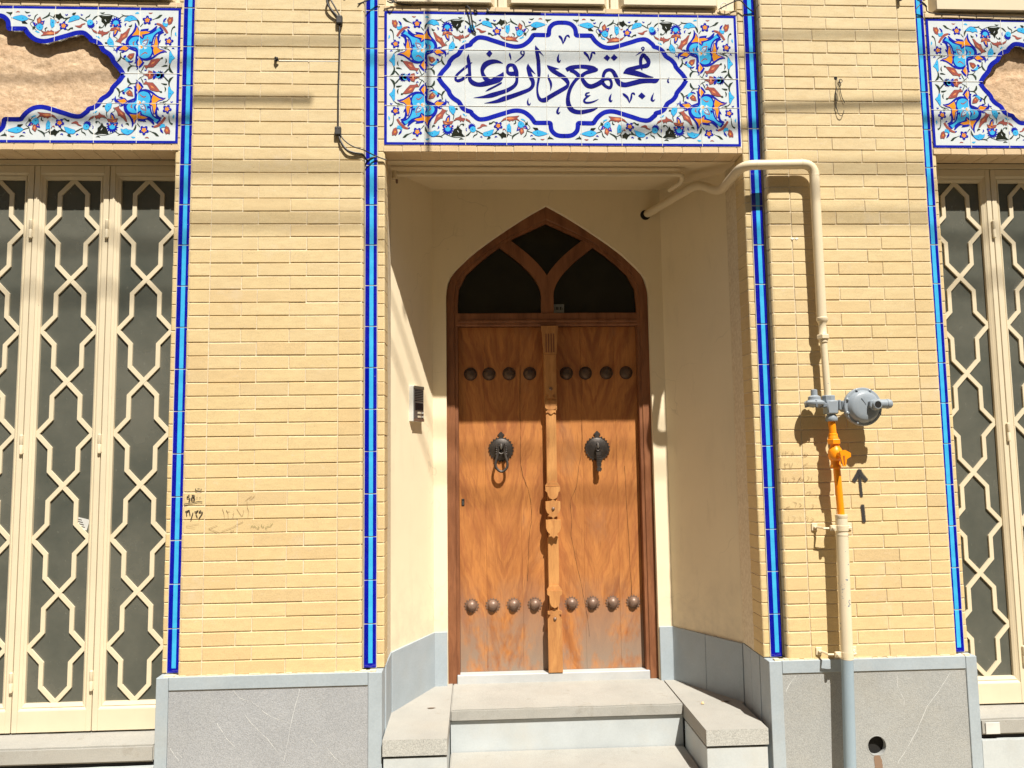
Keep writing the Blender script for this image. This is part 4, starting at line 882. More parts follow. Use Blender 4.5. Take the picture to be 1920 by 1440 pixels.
upper_window(2.351, 2.351+2*HALF, [(2.385, 3.35), (3.42, 4.08)], 'cream steel window above the right broken tile panel')
# ------------------------------------------------------------------ folding gates
def gate(xa, n_leaf, pitch, label, hinge_seams, stop=None):
    """leaves start at xa, running right; face Y=.12"""
    t = thing('folding_gate', (xa+n_leaf*pitch/2, .13, -.285), label, 'gate')
    yo, yi, yg = .120, .134, .149
    z0, z1 = -.285, 2.440
    gz0, gz1 = -.158, 2.372
    put('head_beam', boxm('head_beam', (xa-.01, xa+n_leaf*pitch+.01, .112, .20, 2.443, 2.466), 'cream_metal'), t)
    for i in range(n_leaf):
        a = xa+i*pitch+.0022; b = xa+(i+1)*pitch-.0022; c = (a+b)/2
        leaf = t
        st = .025; bd = .0225
        bm = bmesh.new()
        box(bm, a, a+st, yo, .165, z0, z1, bev=.0015); box(bm, b-st, b, yo, .165, z0, z1, bev=.0015)
        box(bm, a+st+.0002, b-st-.0002, yo+.0005, .165, z0, gz0-.029, bev=.0015); box(bm, a+st+.0002, b-st-.0002, yo+.0005, .165, gz1+.029, z1, bev=.0015)
        fr = put('leaf_frame', mesh(bm, 'leaf_frame', 'cream_metal'), t)
        bm = bmesh.new()
        xi0, xi1 = a+st+.0006, b-st-.0006
        # bevelled bead
        def bead(q):
            f = [bm.verts.new(p_) for p_ in q]; bm.faces.new(f)
        o_ = (xi0, xi1, gz0-.0285, gz1+.0285); n_ = (xi0+bd, xi1-bd, gz0, gz1); m_ = (xi0+.010, xi1-.010, gz0-.0185, gz1+.0185)
        rects = [(o_, yo+.004), (m_, yi-.003), ((m_[0]+.003, m_[1]-.003, m_[2]+.003, m_[3]-.003), yi-.006), (n_, yi+.001), (n_, .155)]
        for (r0, ya), (r1, yb_) in zip(rects, rects[1:]):
            A = [(r0[0], ya, r0[2]), (r0[1], ya, r0[2]), (r0[1], ya, r0[3]), (r0[0], ya, r0[3])]
            B_ = [(r1[0], yb_, r1[2]), (r1[1], yb_, r1[2]), (r1[1], yb_, r1[3]), (r1[0], yb_, r1[3])]
            for k in range(4): bead((A[k], A[(k+1) % 4], B_[(k+1) % 4], B_[k]))
        put('glazing_bead', mesh(bm, 'glazing_bead', 'cream_metal'), fr)
        put('pane', boxm('gate_pane', (n_[0]-.004, n_[1]+.004, yg, yg+.005, gz0-.004, gz1+.004), 'glass'), fr)
        # lattice strands
        aa = .0665; W2 = (n_[1]-n_[0])/2-.001; per = (gz1-gz0)/5; hp = per/2
        for s_ in (-1, 1):
            pts = []; z = gz1
            for k in range(5):
                pts += [(c, z), (c+s_*aa, z-.0715), (c+s_*aa, z-hp+.0715), (c+s_*W2, z-hp), (c+s_*aa, z-hp-.0715), (c+s_*aa, z-per+.0715)]; z -= per
                s_ = s_
            pts.append((c, gz0))
            bm = bmesh.new(); polybar(bm, pts, .0205, yg-.0095+(.0006 if s_ > 0 else 0), yg-.0005)
            put('lattice_bar', mesh(bm, 'lattice_bar', 'cream_metal'), fr)
        if i in hinge_seams:
            for hz in (2.115, 1.055, -.055):
                bm = bmesh.new(); x = a-.006
                lathe(bm, [(.003, -.048), (.0085, -.044), (.0085, -.003), (.0075, -.001), (.0085, .001), (.0085, .044), (.003, .048)], (x, yo-.006, hz), 'Z', 10)
                box(bm, x-.010, x+.010, yo-.003, yo+.001, hz-.04, hz+.04)
                put('hinge', smooth(mesh(bm, 'hinge', 'cream_metal')), t)
    return t
gate(-1.443-5*.3665, 5, .3665, 'cream steel folding gate with dark glass left of the brick piers', (2, 3, 4))
gate(2.3555, 4, .3675, 'cream steel folding gate with dark glass at the right edge', (1, 2, 3))
# sticker on the left gate pane
bm = bmesh.new(); box(bm, 0, .062, -.0006, 0, 0, .052)
o = put('sticker', mesh(bm, 'sticker', 'paper'), None, (-1.935, .1482, .655), (0, .25, 0)); tag(o, 'torn white printed sticker on the left gate pane', 'sticker')
for k in range(4):
    bm = bmesh.new(); box(bm, .006, .05-.008*k, -.0004, 0, .010+.010*k, .014+.010*k); put('print_line', mesh(bm, 'print_line', 'pencil_k'), o, (-1.935, .1474, .655))
# stone sills under the gates
for (x0, x1, lab) in ((-3.4, -1.4465, 'dusty grey stone sill under the left folding gate'), (2.3605, 3.9, 'dusty grey stone sill under the right folding gate')):
    t = thing('gate_sill', ((x0+x1)/2, 0, GZ), lab, 'sill')
    put('sill_slab', uneven_slab('sill_slab', (x0, x1, -.058, .22, -.368, -.2935), 'step_stone', .008), t)
    bm = bmesh.new(); box(bm, x0+.005, x1-.005, -.04, .2, -.392, -.366); put('bed_joint', mesh(bm, 'bed_joint', 'black_hole'), t)
    put('riser_slab', uneven_slab('riser_slab', (x0, x1, -.056, .2, GZ, -.386), 'riser_stone', .004), t)
    put('dark_gate_backing', boxm('gate_back', (x0, x1, .17, .29, -.29, 2.50), 'black_hole'), t)  # black backing painted in for the dark interior behind the gate panes
bm = bmesh.new(); box(bm, 2.382, 2.450, -.0625, -.058, -.362, -.310, bev=.001); o = put('metal_clip', mesh(bm, 'metal_clip', 'white_plastic'), None); tag(o, 'small white square patch on the right gate sill', 'patch')

# ------------------------------------------------------------------ wooden door
DR = thing('wooden_door', (DC, .78, -.25), 'old carved wooden double door with iron studs under a pointed arch', 'door')
AI = [(0, 2.341), (.2075, 2.243), (.275, 2.198), (.36, 2.135), (.455, 2.052), (.508, 1.985), (.527, 1.905)]
ai = catmull(AI, 4); ao2 = catmull([(x*1.004, z+.004) for x, z in AO], 4)
def arch_pts(h): return [(DC-x, z) for x, z in h][::-1]+[(DC+x, z) for x, z in h][1:]
def band(name, outer, inner, zb, yf, yb, mat, parent):
    """arched frame between two outlines, legs down to zb"""
    O_ = [(outer[0][0], zb)]+outer+[(outer[-1][0], zb)]; I_ = [(inner[0][0], zb)]+inner+[(inner[-1][0], zb)]
    def resample(P, n_):
        P = [Vector(p_) for p_ in P]; L_ = [0]
        for a, b in zip(P, P[1:]): L_.append(L_[-1]+(b-a).length)
        out = []
        for k in range(n_+1):
            s_ = L_[-1]*k/n_
            j = max(i for i in range(len(L_)) if L_[i] <= s_+1e-9); j = min(j, len(P)-2)
            out.append(P[j].lerp(P[j+1], (s_-L_[j])/(L_[j+1]-L_[j]) if L_[j+1] > L_[j] else 0))
        return out
    bm = bmesh.new()
    mid = lambda P: len(P)//2
    A, B_ = [], []
    for half in (0, 1):
        oh = O_[:mid(O_)+1] if not half else O_[mid(O_):]; ih = I_[:mid(I_)+1] if not half else I_[mid(I_):]
        ro, ri = resample(oh, 30), resample(ih, 30)
        A += ro if not half else ro[1:]; B_ += ri if not half else ri[1:]
    Va = [[bm.verts.new((p_.x, y, p_.y)) for y in (yb, yf+.004)] for p_ in A]
    Vb = [[bm.verts.new((p_.x, y, p_.y)) for y in (yf+.004, yb)] for p_ in B_]
    Vf = [[bm.verts.new((a.lerp(b, t_).x, yf, a.lerp(b, t_).y)) for t_ in (.06, .94)] for a, b in zip(A, B_)]
    for k in range(len(A)-1):
        seq = lambda i: [Va[i][0], Va[i][1], Vf[i][0], Vf[i][1], Vb[i][0], Vb[i][1]]
        s0, s1 = seq(k), seq(k+1)
        for m_ in range(5): bm.faces.new((s0[m_], s0[m_+1], s1[m_+1], s1[m_]))
    return put(name, mesh(bm, name, mat), parent)
fr = band('door_frame', arch_pts(ao2), arch_pts(catmull([(x*.965+.0, z-.012*(x < .5)) for x, z in AO], 4)) if False else arch_pts([(x*1.035, z+.020) for x, z in ai]), FL-.0, .745, .80, 'wood_frame', DR)
band('frame_bead', arch_pts([(x*1.036, z+.0205) for x, z in ai]), arch_pts(ai), FL+.045, .752, .80, 'wood_frame', fr)
tr = put('transom_rail', boxm('transom_rail', (DC-.545, DC+.545, .750, .80, 1.726, 1.801), 'wood_frame', .004), DR)
put('transom_molding', boxm('transom_molding', (DC-.5265, DC+.5265, .742, .752, 1.745, 1.760), 'wood_frame', .003), tr)
# tracery mullion
bm = bmesh.new()
for s_ in (-1, 1):
    c = catmull([(DC, 1.79), (DC, 1.90), (DC+s_*.012, 1.965), (DC+s_*.055, 2.042), (DC+s_*.135, 2.127), (DC+s_*.265, 2.232)], 5)
    polybar(bm, c, .073, .7545+(.0007 if s_ > 0 else 0), .79)
put('tracery_mullion', mesh(bm, 'tracery_mullion', 'wood_frame'), DR)
bm = bmesh.new(); pts = arch_pts([(x*1.01, z+.008) for x, z in ai]); pts = [(pts[0][0], 1.78)]+pts+[(pts[-1][0], 1.78)]
bm.faces.new([bm.verts.new((x, .779, z)) for x, z in pts]); put('transom_pane', flatmesh(bm, 'transom_pane', 'dark_glass'), DR)
plate = put('number_plate', boxm('number_plate', (DC+.036, DC+.100, .7715, .7775, 1.8015, 1.856), simple('grey_plate', (.16, .17, .17), .5), .001), DR)
# digits on the small plate
for k, (dx, w, h) in enumerate(((.008, .003, .018), (.018, .008, .018), (.031, .003, .018), (.040, .008, .018), (.053, .003, .012))):
    put('digit', boxm('digit', (DC+.036+dx, DC+.036+dx+w, .7705, .7714, 1.822, 1.822+h), 'black_hole'), plate)
# leaves of vertical planks
YD = .80
def leaf(x0, x1, cuts):
    lf = None
    xs_ = [x0]+cuts+[x1]
    bm = bmesh.new(); box(bm, x0, x1, YD+.012, YD+.045, -.2495, 1.725); lf = put('door_leaf', mesh(bm, 'leaf_core', 'wood_frame'), DR)
    for a, b in zip(xs_, xs_[1:]):
        bm = bmesh.new(); N_ = 26; prev = None; j = random.uniform(0, 9)
        wob = lambda z, s_: .0016*math.sin(z*3.1+s_*7)+.0009*math.sin(z*8.3+s_*3)
        for k in range(N_+1):
            z = -.249+1.973*k/N_
            xl_ = a+(.0002+wob(z, a) if a > x0 else 0); xr_ = b-(.0002-wob(z, b) if b < x1 else 0)
            dy = .0012*math.sin(z*2+j)
            row = [bm.verts.new((xl_, YD+.012, z)), bm.verts.new((xl_, YD+.0008+dy, z)), bm.verts.new((xl_+.0007, YD+dy, z)), bm.verts.new((xr_-.0007, YD+dy, z)), bm.verts.new((xr_, YD+.0008+dy, z)), bm.verts.new((xr_, YD+.012, z))]
            if prev:
                for m_ in range(5): bm.faces.new((prev[m_], prev[m_+1], row[m_+1], row[m_]))
            prev = row
        put('plank', mesh(bm, 'plank', 'wood'), lf)
    return lf
LF = leaf(DC-.5265, .4105, [.055, .262])
LR = leaf(.4125, DC+.5265, [.625, .825])
# thin drying cracks
for parent, path in ((LF, [(.262, 1.08), (.258, .95), (.270, .86), (.300, .78), (.318, .70), (.322, .60), (.305, .52), (.298, .36), (.288, .22)]), (LR, [(.625, 1.16), (.622, 1.0), (.602, .90), (.585, .78), (.545, .70), (.552, .60), (.548, .50), (.570, .38), (.605, .2), (.632, .05), (.645, -.1)]), (LF, [(.27, 1.5), (.262, 1.3), (.264, 1.08)]), (LR, [(.872, .9), (.88, .6), (.888, .3), (.9, 0)])):
    bm = bmesh.new(); q = []
    for a, b in zip(path, path[1:]):
        for k in range(5): q.append((a[0]+(b[0]-a[0])*k/5+random.uniform(-.0015, .0015), a[1]+(b[1]-a[1])*k/5, random.uniform(.0003, .0010)))
    ribbon(bm, q, YD-.0021, 0, 1); put('crack', flatmesh(bm, 'crack', 'black_hole'), parent)
# meeting bar, carved
BC = .4385
def bar(name, outline, y0, y1, parent=DR, mat='wood_bar', bev=0):
    bm = bmesh.new(); pts = [(BC-x, z) for x, z in outline]+[(BC+x, z) for x, z in outline[::-1]]
    prism(bm, pts, y0, y1); return put(name, mesh(bm, name, mat), parent)
MB = bar('meeting_bar', [(.036, 1.722), (.036, 1.30), (.036, 1.235), (.029, 1.225), (.029, .80), (.026, .78), (.026, .50), (.030, .49), (.030, .21), (.026, .20), (.026, .10), (.037, .06), (.037, -.247)], .748, .80)
bar('capital', [(.050, 1.722), (.050, 1.70), (.046, 1.685), (.042, 1.60), (.037, 1.555)], 0.7340, .748, MB)
for dx in (-.022, -.008, .008, .022): put('flute', boxm('flute', (BC+dx-.0035, BC+dx+.0035, .7325, .7342, 1.565, 1.675), 'wood_frame'), MB)
bar('carved_tongue', [(.034, 1.553), (.034, 1.345), (.026, 1.325), (.012, 1.318), (.012, 1.305), (.030, 1.298)], 0.7380, .748, MB)
bar('carved_block', [(.022, 1.285), (.034, 1.28), (.034, 1.245), (.026, 1.235), (.010, 1.230)], 0.7410, .748, MB)
bar('carved_tip', [(.022, 1.228), (.030, 1.21), (.018, 1.216), (.007, 1.207), (.0, 1.203)], 0.7420, .748, MB)
bar('carved_shield', [(.042, .788), (.042, .764), (.032, .757), (.028, .738), (.020, .724), (.008, .718), (0, .716)], .720, .748, MB)
bar('carved_shield', [(.0, .716), (.012, .709), (.042, .704), (.042, .664), (.034, .642), (.022, .632), (.030, .622), (.012, .619), (.0, .610)], .720, .748, MB)
bar('carved_shield', [(.0, .610), (.010, .604), (.042, .600), (.042, .556), (.034, .534), (.020, .522), (.028, .506), (.012, .510), (.0, .497)], .720, .748, MB)
bar('carved_shield', [(.042, .205), (.042, .184), (.030, .176), (.028, .140), (.020, .120), (.008, .112), (0, .109)], .720, .748, MB)
bar('lower_shield', [(.0, .108), (.014, .096), (.040, .088), (.040, .074), (.024, .070), (.040, .044), (.040, -.247)], .732, .748, MB)
for z0_, z1_ in ((.790, .812), (.206, .228)): bar('carved_shoulder', [(.029, z1_), (.042, z0_+.004), (.042, z0_)], .735, .748, MB)
for z in (.664, .048, 1.352): put('rivet', lathem('rivet', [(.0005, -.009), (.006, -.0075), (.0095, -.003), (.010, 0)], (BC, .720 if .1 < z < 1 else (.732 if z < 1 else .738), z), 'Y', 'iron_brown', 14), MB)
# studs
def stud(x, z, mat, teeth, parent, r):
    bm = bmesh.new(); lathe(bm, [(.0005, -.026), (r*.35, -.0245), (r*.68, -.019), (r*.9, -.010), (r, 0)], (x, YD-.002, z), 'Y', 18)
    s_ = put('stud', smooth(mesh(bm, 'stud', mat)), parent)
    bm = bmesh.new(); k = 15; rr = r*1.08
    prism(bm, [(x+rr*(1.34 if i % 2 else 1)*math.cos(i*math.pi/k), z+rr*(1.34 if i % 2 else 1)*math.sin(i*math.pi/k)) for i in range(2*k)] if teeth else [(x+rr*math.cos(i*math.pi/12), z+rr*math.sin(i*math.pi/12)) for i in range(24)], YD-.003, YD+.0005)
    put('washer', mesh(bm, 'washer', 'iron_brown' if teeth else 'iron'), s_)
for i, x in enumerate((-.031, .090, .210, .332, .543, .664, .781, .901)): stud(x, .118, 'iron_brown', True, LF if i < 4 else LR, .0305)
for i, x in enumerate((-.026, .083, .200, .322, .539, .652, .777, .894)): stud(x, 1.448, 'iron_shaded', False, LF if i < 4 else LR, .036)
# knockers
def rose_plate(cx, cz, parent):
    k = 24; r = .066
    bm = bmesh.new(); prism(bm, [(cx+r*(1.15 if i % 2 else 1)*math.cos(i*math.pi/k), cz+r*(1.15 if i % 2 else 1)*math.sin(i*math.pi/k)) for i in range(2*k)], YD-.006, YD+.0005)
    prism(bm, [(cx+x, cz+z) for x, z in ((-.012, .062), (-.010, .078), (-.021, .083), (-.010, .094), (0, .104), (.010, .094), (.021, .083), (.010, .078), (.012, .062))], YD-.0065, YD)
    k_ = put('knocker', mesh(bm, 'knocker_plate', 'iron'), parent)
    bm = bmesh.new(); lathe(bm, [(.062, .0), (.050, -.006), (.030, -.011), (.012, -.013), (.0005, -.014)], (cx, YD-.006, cz), 'Y', 24); put('boss', smooth(mesh(bm, 'boss', 'iron')), k_)
    put('eye_bolt', tubem('eye_bolt', elbows([(cx, YD-.010, cz+.030), (cx, YD-.036, cz+.030), (cx, YD-.040, cz+.004), (cx, YD-.012, cz+.002)], .012), .0055, 'alu', 8), k_)
    return k_
KL = rose_plate(.148, 1.006, LF)
cx, cz = .148, 1.006
ringp = [(-.022, .030), (-.018, -.004), (-.024, -.040), (-.034, -.078), (-.032, -.103), (-.016, -.122), (0, -.128), (.016, -.122), (.032, -.103), (.034, -.078), (.024, -.040), (.018, -.004), (.022, .030)]
P_ = [(cx+x, YD-.030-.022*max(0, min(1, -z/.12)), cz+z) for x, z in ringp]
bm = bmesh.new(); tube(bm, catmull(P_, 4), .0075, 8)
tube(bm, [(cx-.022, YD-.030, cz+.030), (cx-.008, YD-.032, cz+.018), (cx+.008, YD-.032, cz+.018), (cx+.022, YD-.030, cz+.030)], .004, 6)
tube(bm, [(cx-.018, YD-.032, cz-.018), (cx, YD-.034, cz-.028), (cx+.018, YD-.032, cz-.018)], .0045, 6)
for s_ in (-1, 1):
    for k in range(5): lathe(bm, [(.001, -.006), (.006, 0), (.001, .006)], (cx+s_*(.026+.001*k), YD-.032, cz+.024-.013*k), 'Z', 7)
put('knocker_ring', smooth(mesh(bm, 'knocker_ring', 'iron')), KL)
KR = rose_plate(.712, 1.004, LR)
cx, cz = .712, 1.004
bm = bmesh.new()
tube(bm, [(cx+.012*math.cos(a*.5236), YD-.032, cz+.0+.014*math.sin(a*.5236)) for a in range(13)], .005, 8)
prism(bm, [(cx-.014, cz-.020), (cx+.018, cz-.020), (cx+.016, cz-.028), (cx+.015, cz-.106), (cx-.009, cz-.106), (cx-.012, cz-.028)], YD-.044, YD-.028)
for k in range(6): box(bm, cx-.0125, cx+.0165, YD-.046, YD-.027, cz-.040-.011*k, cz-.036-.011*k)
prism(bm, [(cx+.003+.017*(1 if i % 2 else .72)*math.cos(i*math.pi/8), cz-.120+.017*(1 if i % 2 else .72)*math.sin(i*math.pi/8)) for i in range(16)], YD-.046, YD-.026)
put('knocker_bar', mesh(bm, 'knocker_bar', 'iron'), KR)
bm = bmesh.new(); box(bm, -.0845, -.0675, YD-.004, YD, .683, .724, bev=.002); lk = put('keyhole_plate', mesh(bm, 'keyhole_plate', 'iron'), LF)
put('key_slot', boxm('key_slot', (-.079, -.073, YD-.006, YD-.0035, .690, .712), 'alu'), lk)

# ------------------------------------------------------------------ gas line
GP = thing('gas_pipe', (1.70, -.11, GZ), 'cream gas pipe with grey regulator and orange valve on the right pier', 'gas pipe')
PR = .0235
path = elbows([(1.024, .735, 2.386), (1.195, .235, 2.398), (1.285, .150, 2.322), (1.318, -.100, 2.372), (1.675, -.100, 2.379), (1.676, -.100, 1.600)], .062, 8)
put('upper_pipe', tubem('upper_pipe', path, PR, 'pipe_cream', 18), GP)
put('wall_hole', lathem('wall_hole', [(.0305, 0), (.029, .004), (.026, .02)], (1.018, .7095, 2.378), 'Y', 'black_hole', 16), GP)
# weld beads
for pos in ((1.676, -.1, 2.318), (1.612, -.1, 2.379), (1.385, -.1, 2.373)):
    ax = 'Z' if pos[2] < 2.35 else 'X'
    bm = bmesh.new(); lathe(bm, [(PR*.98, -.004), (PR*1.04, -.001), (PR*1.04, .001), (PR*.98, .004)], pos, ax, 18); put('weld_bead', smooth(mesh(bm, 'weld_bead', 'pipe_cream')), GP)
x, y = 1.677, -.101
un = put('union', lathem('union', [(.020, 1.618), (.027, 1.612), (.027, 1.600), (.022, 1.592), (.017, 1.582), (.0185, 1.565), (.0185, 1.535), (.021, 1.532)], (x, y, 0), 'Z', 'pipe_cream', 18), GP)
def hexnut(name, c, r, z0, z1, mat, parent, seg=6):
    bm = bmesh.new(); lathe(bm, [(r*.93, z0), (r, z0+.003), (r, z1-.003), (r*.93, z1)], (c[0], c[1], 0), 'Z', seg); return put(name, mesh(bm, name, mat), parent)
hexnut('union_nut', (x+.0005, y), .030, 1.508, 1.530, 'pipe_cream', un)
put('pipe_collar', lathem('pipe_collar', [(.021, 1.508), (.021, 1.494), (.0165, 1.49)], (x+.001, y, 0), 'Z', 'pipe_cream'), un)
put('short_pipe', tubem('short_pipe', [(1.678, -.101, 1.505), (1.684, -.106, 1.226)], .0163, 'pipe_cream', 16), GP)
# regulator
RG = put('regulator', smooth(boxm('regulator_body', (1.662, 1.716, -.146, -.090, 1.146, 1.212), 'reg_grey', .006)), GP)
hexnut('inlet_nut', (1.684, -.110), .031, 1.205, 1.236, 'reg_grey', RG, 8)
put('outlet_cone', lathem('outlet_cone', [(.017, 1.152), (.020, 1.146), (.029, 1.130), (.029, 1.116), (.026, 1.112)], (1.692, -.115, 0), 'Z', 'reg_grey', 8), RG)
fl = put('flange', lathem('flange', [(.020, 1.180), (.046, 1.192), (.048, 1.197), (.048, 1.203), (.044, 1.207), (.030, 1.215), (.029, 1.229), (.020, 1.235), (.0155, 1.237), (.0150, 1.262), (.010, 1.265)], (1.612, -.118, 0), 'Z', 'reg_grey', 22), RG)
put('flange_neck', boxm('flange_neck', (1.630, 1.668, -.140, -.098, 1.178, 1.200), 'reg_dark', .004), RG)
for a in range(6):
    an = a*1.047+.3; put('bolt', lathem('bolt', [(.005, 1.180), (.0055, 1.186), (.0055, 1.2), (.004, 1.211)], (1.612+.042*math.cos(an), -.118+.042*math.sin(an), 0), 'Z', 'reg_dark', 6), fl)
for k in range(3):
    bm = bmesh.new(); box(bm, 1.714+.004+.016*k, 1.728+.016*k, -.150+.004*k, -.098, 1.163, 1.213-.004*k, bev=.004); put('neck_rib', mesh(bm, 'neck_rib', 'reg_grey'), RG)
# diaphragm housing, axis towards the street
hc = (1.828, -.150, 1.178)
bm = bmesh.new(); lathe(bm, [(.060, .052), (.078, .036), (.088, .012), (.091, .010), (.091, -.006), (.088, -.009), (.0775, -.010), (.0755, -.013), (.068, -.026), (.060, -.031), (.040, -.0335), (.020, -.0345), (.0005, -.0345)], hc, 'Y', 40)
dh = put('diaphragm_housing', smooth(mesh(bm, 'diaphragm_housing', 'reg_grey'), 35), RG)
put('housing_neck', tubem('housing_neck', [(1.742, -.118, 1.180), (1.80, -.118, 1.178)], .024, 'reg_grey', 14), RG)
for a in range(8):
    an = a*math.pi/4+.35
    bm = bmesh.new(); lathe(bm, [(.0075, .012), (.0075, -.012), (.005, -.0135), (.0048, -.018)], (hc[0]+.083*math.cos(an), hc[1], hc[2]+.083*math.sin(an)), 'Y', 8); put('bolt', mesh(bm, 'bolt', 'reg_grey'), dh)
# relief-valve boss on the dome
bm = bmesh.new(); prism(bm, [(1.838, 1.200), (1.885, 1.204), (1.885, 1.168), (1.850, 1.164), (1.838, 1.178)], -.206, -.178); put('cast_arm', mesh(bm, 'cast_arm', 'reg_grey'), dh)
vb = put('vent_boss', lathem('vent_boss', [(.026, .0), (.024, -.030), (.020, -.036), (.0185, -.038), (.0155, -.0375)], (1.868, -.180, 1.184), 'Y', 'reg_grey', 20), RG)
put('vent_hole', lathem('vent_hole', [(.0158, 0), (.0158, -.001)], (1.868, -.2172, 1.184), 'Y', 'black_hole', 18), vb)
put('vent_pipe', lathem('vent_pipe', [(.022, .0), (.0215, .045), (.0235, .047), (.0235, .056), (.021, .058), (.0205, .066), (.017, .070)], (1.872, -.196, 1.188), 'X', 'reg_grey', 18), vb)
bm = bmesh.new(); box(bm, -.0012, .0012, -.0015, 0, -.018, .018); put('cast_rib', mesh(bm, 'cast_rib', 'reg_dark'), dh, (1.818, -.1845, 1.202), (0, -.6, 0))
# orange run
og = put('orange_pipe', tubem('orange_pipe', [(1.692, -.115, 1.116), (1.695, -.116, 1.04)], .0165, 'gas_orange', 16), GP)
put('reducer', lathem('reducer', [(.017, 1.055), (.0205, 1.052), (.0205, 1.040), (.023, 1.036), (.023, 1.028)], (1.695, -.116, 0), 'Z', 'gas_orange'), og)
hexnut('nut', (1.6965, -.117), .031, 1.003, 1.028, 'gas_orange', og)
vl = put('ball_valve', lathem('ball_valve', [(.020, 1.003), (.021, .992), (.0285, .982), (.033, .968), (.033, .945), (.0285, .932), (.022, .926), (.022, .910), (.025, .905), (.025, .893), (.018, .890)], (1.700, -.118, 0), 'Z', 'gas_orange', 10), GP)
bm = bmesh.new(); lathe(bm, [(.013, 0), (.013, -.028), (.009, -.030)], (1.704, -.148, .957), 'Y', 12); put('valve_stem', smooth(mesh(bm, 'valve_stem', 'gas_orange')), vl)
bm = bmesh.new()
pr = [(1.690, .972), (1.716, .976), (1.742, .962), (1.742, .945), (1.722, .934), (1.716, .900), (1.703, .900), (1.697, .930)]
prism(bm, pr, -.186, -.178); put('lever', mesh(bm, 'lever', 'gas_orange'), vl)
bm = bmesh.new(); prism(bm, [(1.704, .950), (1.712, .950), (1.712, .910), (1.707, .908)], -.1875, -.1862); put('lever_slot', mesh(bm, 'lever_slot', simple('dark_orange', (.35, .08, .004), .6)), vl)
put('orange_pipe', tubem('orange_pipe', [(1.703, -.119, .892), (1.712, -.121, .665)], .0163, 'gas_orange', 16), GP)
lp = put('lower_pipe', tubem('lower_pipe', [(1.7115, -.122, .672), (1.708, -.123, .40), (1.703, -.125, .015)], .0272, 'pipe_flaking', 18), GP)
put('pipe_collar', lathem('pipe_collar', [(.0275, .575), (.0285, .578), (.0285, .585), (.0275, .588)], (1.7107, -.1222, 0), 'Z', 'pipe_flaking', 18), lp)
put('pipe_collar', lathem('pipe_collar', [(.0172, .6745), (.0285, .6735), (.0285, .660), (.0275, .658)], (1.7115, -.122, 0), 'Z', 'pipe_flaking', 18), lp)
put('grey_pipe', tubem('grey_pipe', [(1.703, -.125, .014), (1.690, -.128, -.45), (1.683, -.13, GZ)], .0268, 'pipe_grey', 18), GP)
for z, xc in ((.612, 1.711), (.036, 1.7035)):
    br = put('pipe_bracket', lathem('pipe_bracket', [(.0285, z-.013), (.0298, z-.012), (.0298, z+.012), (.0285, z+.013)], (xc, -.1225, 0), 'Z', 'pipe_cream', 18), GP)
    for s_, xw in ((-1, xc-.100), (1, xc+.066)):
        put('wall_plate', boxm('wall_plate', (xw-.014, xw+.014, -.0565, -.049, z-.017, z+.017), 'pipe_cream', .0015), br)
        xi = xc+s_*.030
        bm = bmesh.new(); tube(bm, [(xw+(-s_)*.006, -.058, z), (xw+(-s_)*.014, -.085, z), (xw+(-s_)*.018, -.112, z-.002), (xi, -.118, z-.002)], .0055, 6); put('bracket_arm', mesh(bm, 'bracket_arm', 'pipe_cream'), br)
        put('bracket_bolt', lathem('bracket_bolt', [(.0065, 0), (.0065, -.008), (.004, -.010)], (xw, -.0565, z), 'Y', 'pipe_cream', 6), br)
    put('clamp_ear', boxm('clamp_ear', (xc-.056, xc-.028, -.131, -.118, z-.013, z+.013), 'pipe_cream', .002), br)
    put('bracket_bolt', lathem('bracket_bolt', [(.008, 0), (.008, -.009), (.005, -.012)], (xc-.045, -.131, z), 'Y', 'pipe_cream', 6), br)
# thin conduit under the alcove ceiling
CP_ = thing('ceiling_conduit', (.35, .21, 2.43), 'thin cream conduit running under the alcove ceiling', 'pipe')
put('conduit_pipe', tubem('conduit_pipe', elbows([(-.405, .20, 2.432), (1.105, .205, 2.440), (1.118, .265, 2.418), (1.065, .34, 2.400)], .035, 6), .0135, 'pipe_cream', 12), CP_)
put('conduit_end', tubem('conduit_end', [(-.405, .20, 2.448), (-.405, .20, 2.405)], .0155, 'pipe_cream', 10), CP_)
put('end_screw', lathem('end_screw', [(.007, 2.402), (.006, 2.385), (.003, 2.382)], (-.395, .20, 0), 'Z', 'iron_brown', 8), CP_)

# ------------------------------------------------------------------ intercom on the left splay wall
td = Vector((XLC+.4395, .712-.29)).normalized(); ang = math.atan2(td.y, td.x)
o0 = Vector((-.4395, .29)); u0 = (.461-.29)/td.y
ipos = (o0.x+td.x*(u0+.058), o0.y+td.y*(u0+.058), 1.257)
IC = thing('intercom', ipos, 'silver door intercom with speaker slots on the left alcove wall', 'intercom'); IC.rotation_euler = (0, 0, ang)
def icp(name, dims, mat, parent, bev=.0015):
    o = bpy.data.objects.new(name, boxm(name, dims, mat, bev)); COL.objects.link(o); o.parent = parent; return o
hs = icp('housing', (-.0565, .0565, -.026, .003, -.096, .096), 'white_plastic', IC)
fp = icp('face_plate', (-.052, .054, -.031, -.0262, -.091, .091), 'alu', IC)
icp('end_cap', (-.054, .056, -.033, -.0314, .079, .096), simple('brown_cap', (.09, .075, .055), .4), fp); icp('end_cap', (-.054, .056, -.033, -.0314, -.096, -.081), 'iron_brown', fp)
for k in range(7): icp('speaker_slot', (-.043, .045, -.0322, -.0305, .069-.0092*k, .0735-.0092*k), 'black_hole', fp, 0)
icp('camera_window', (-.040, .046, -.0325, -.0305, -.036, .004), 'lens_black', fp)
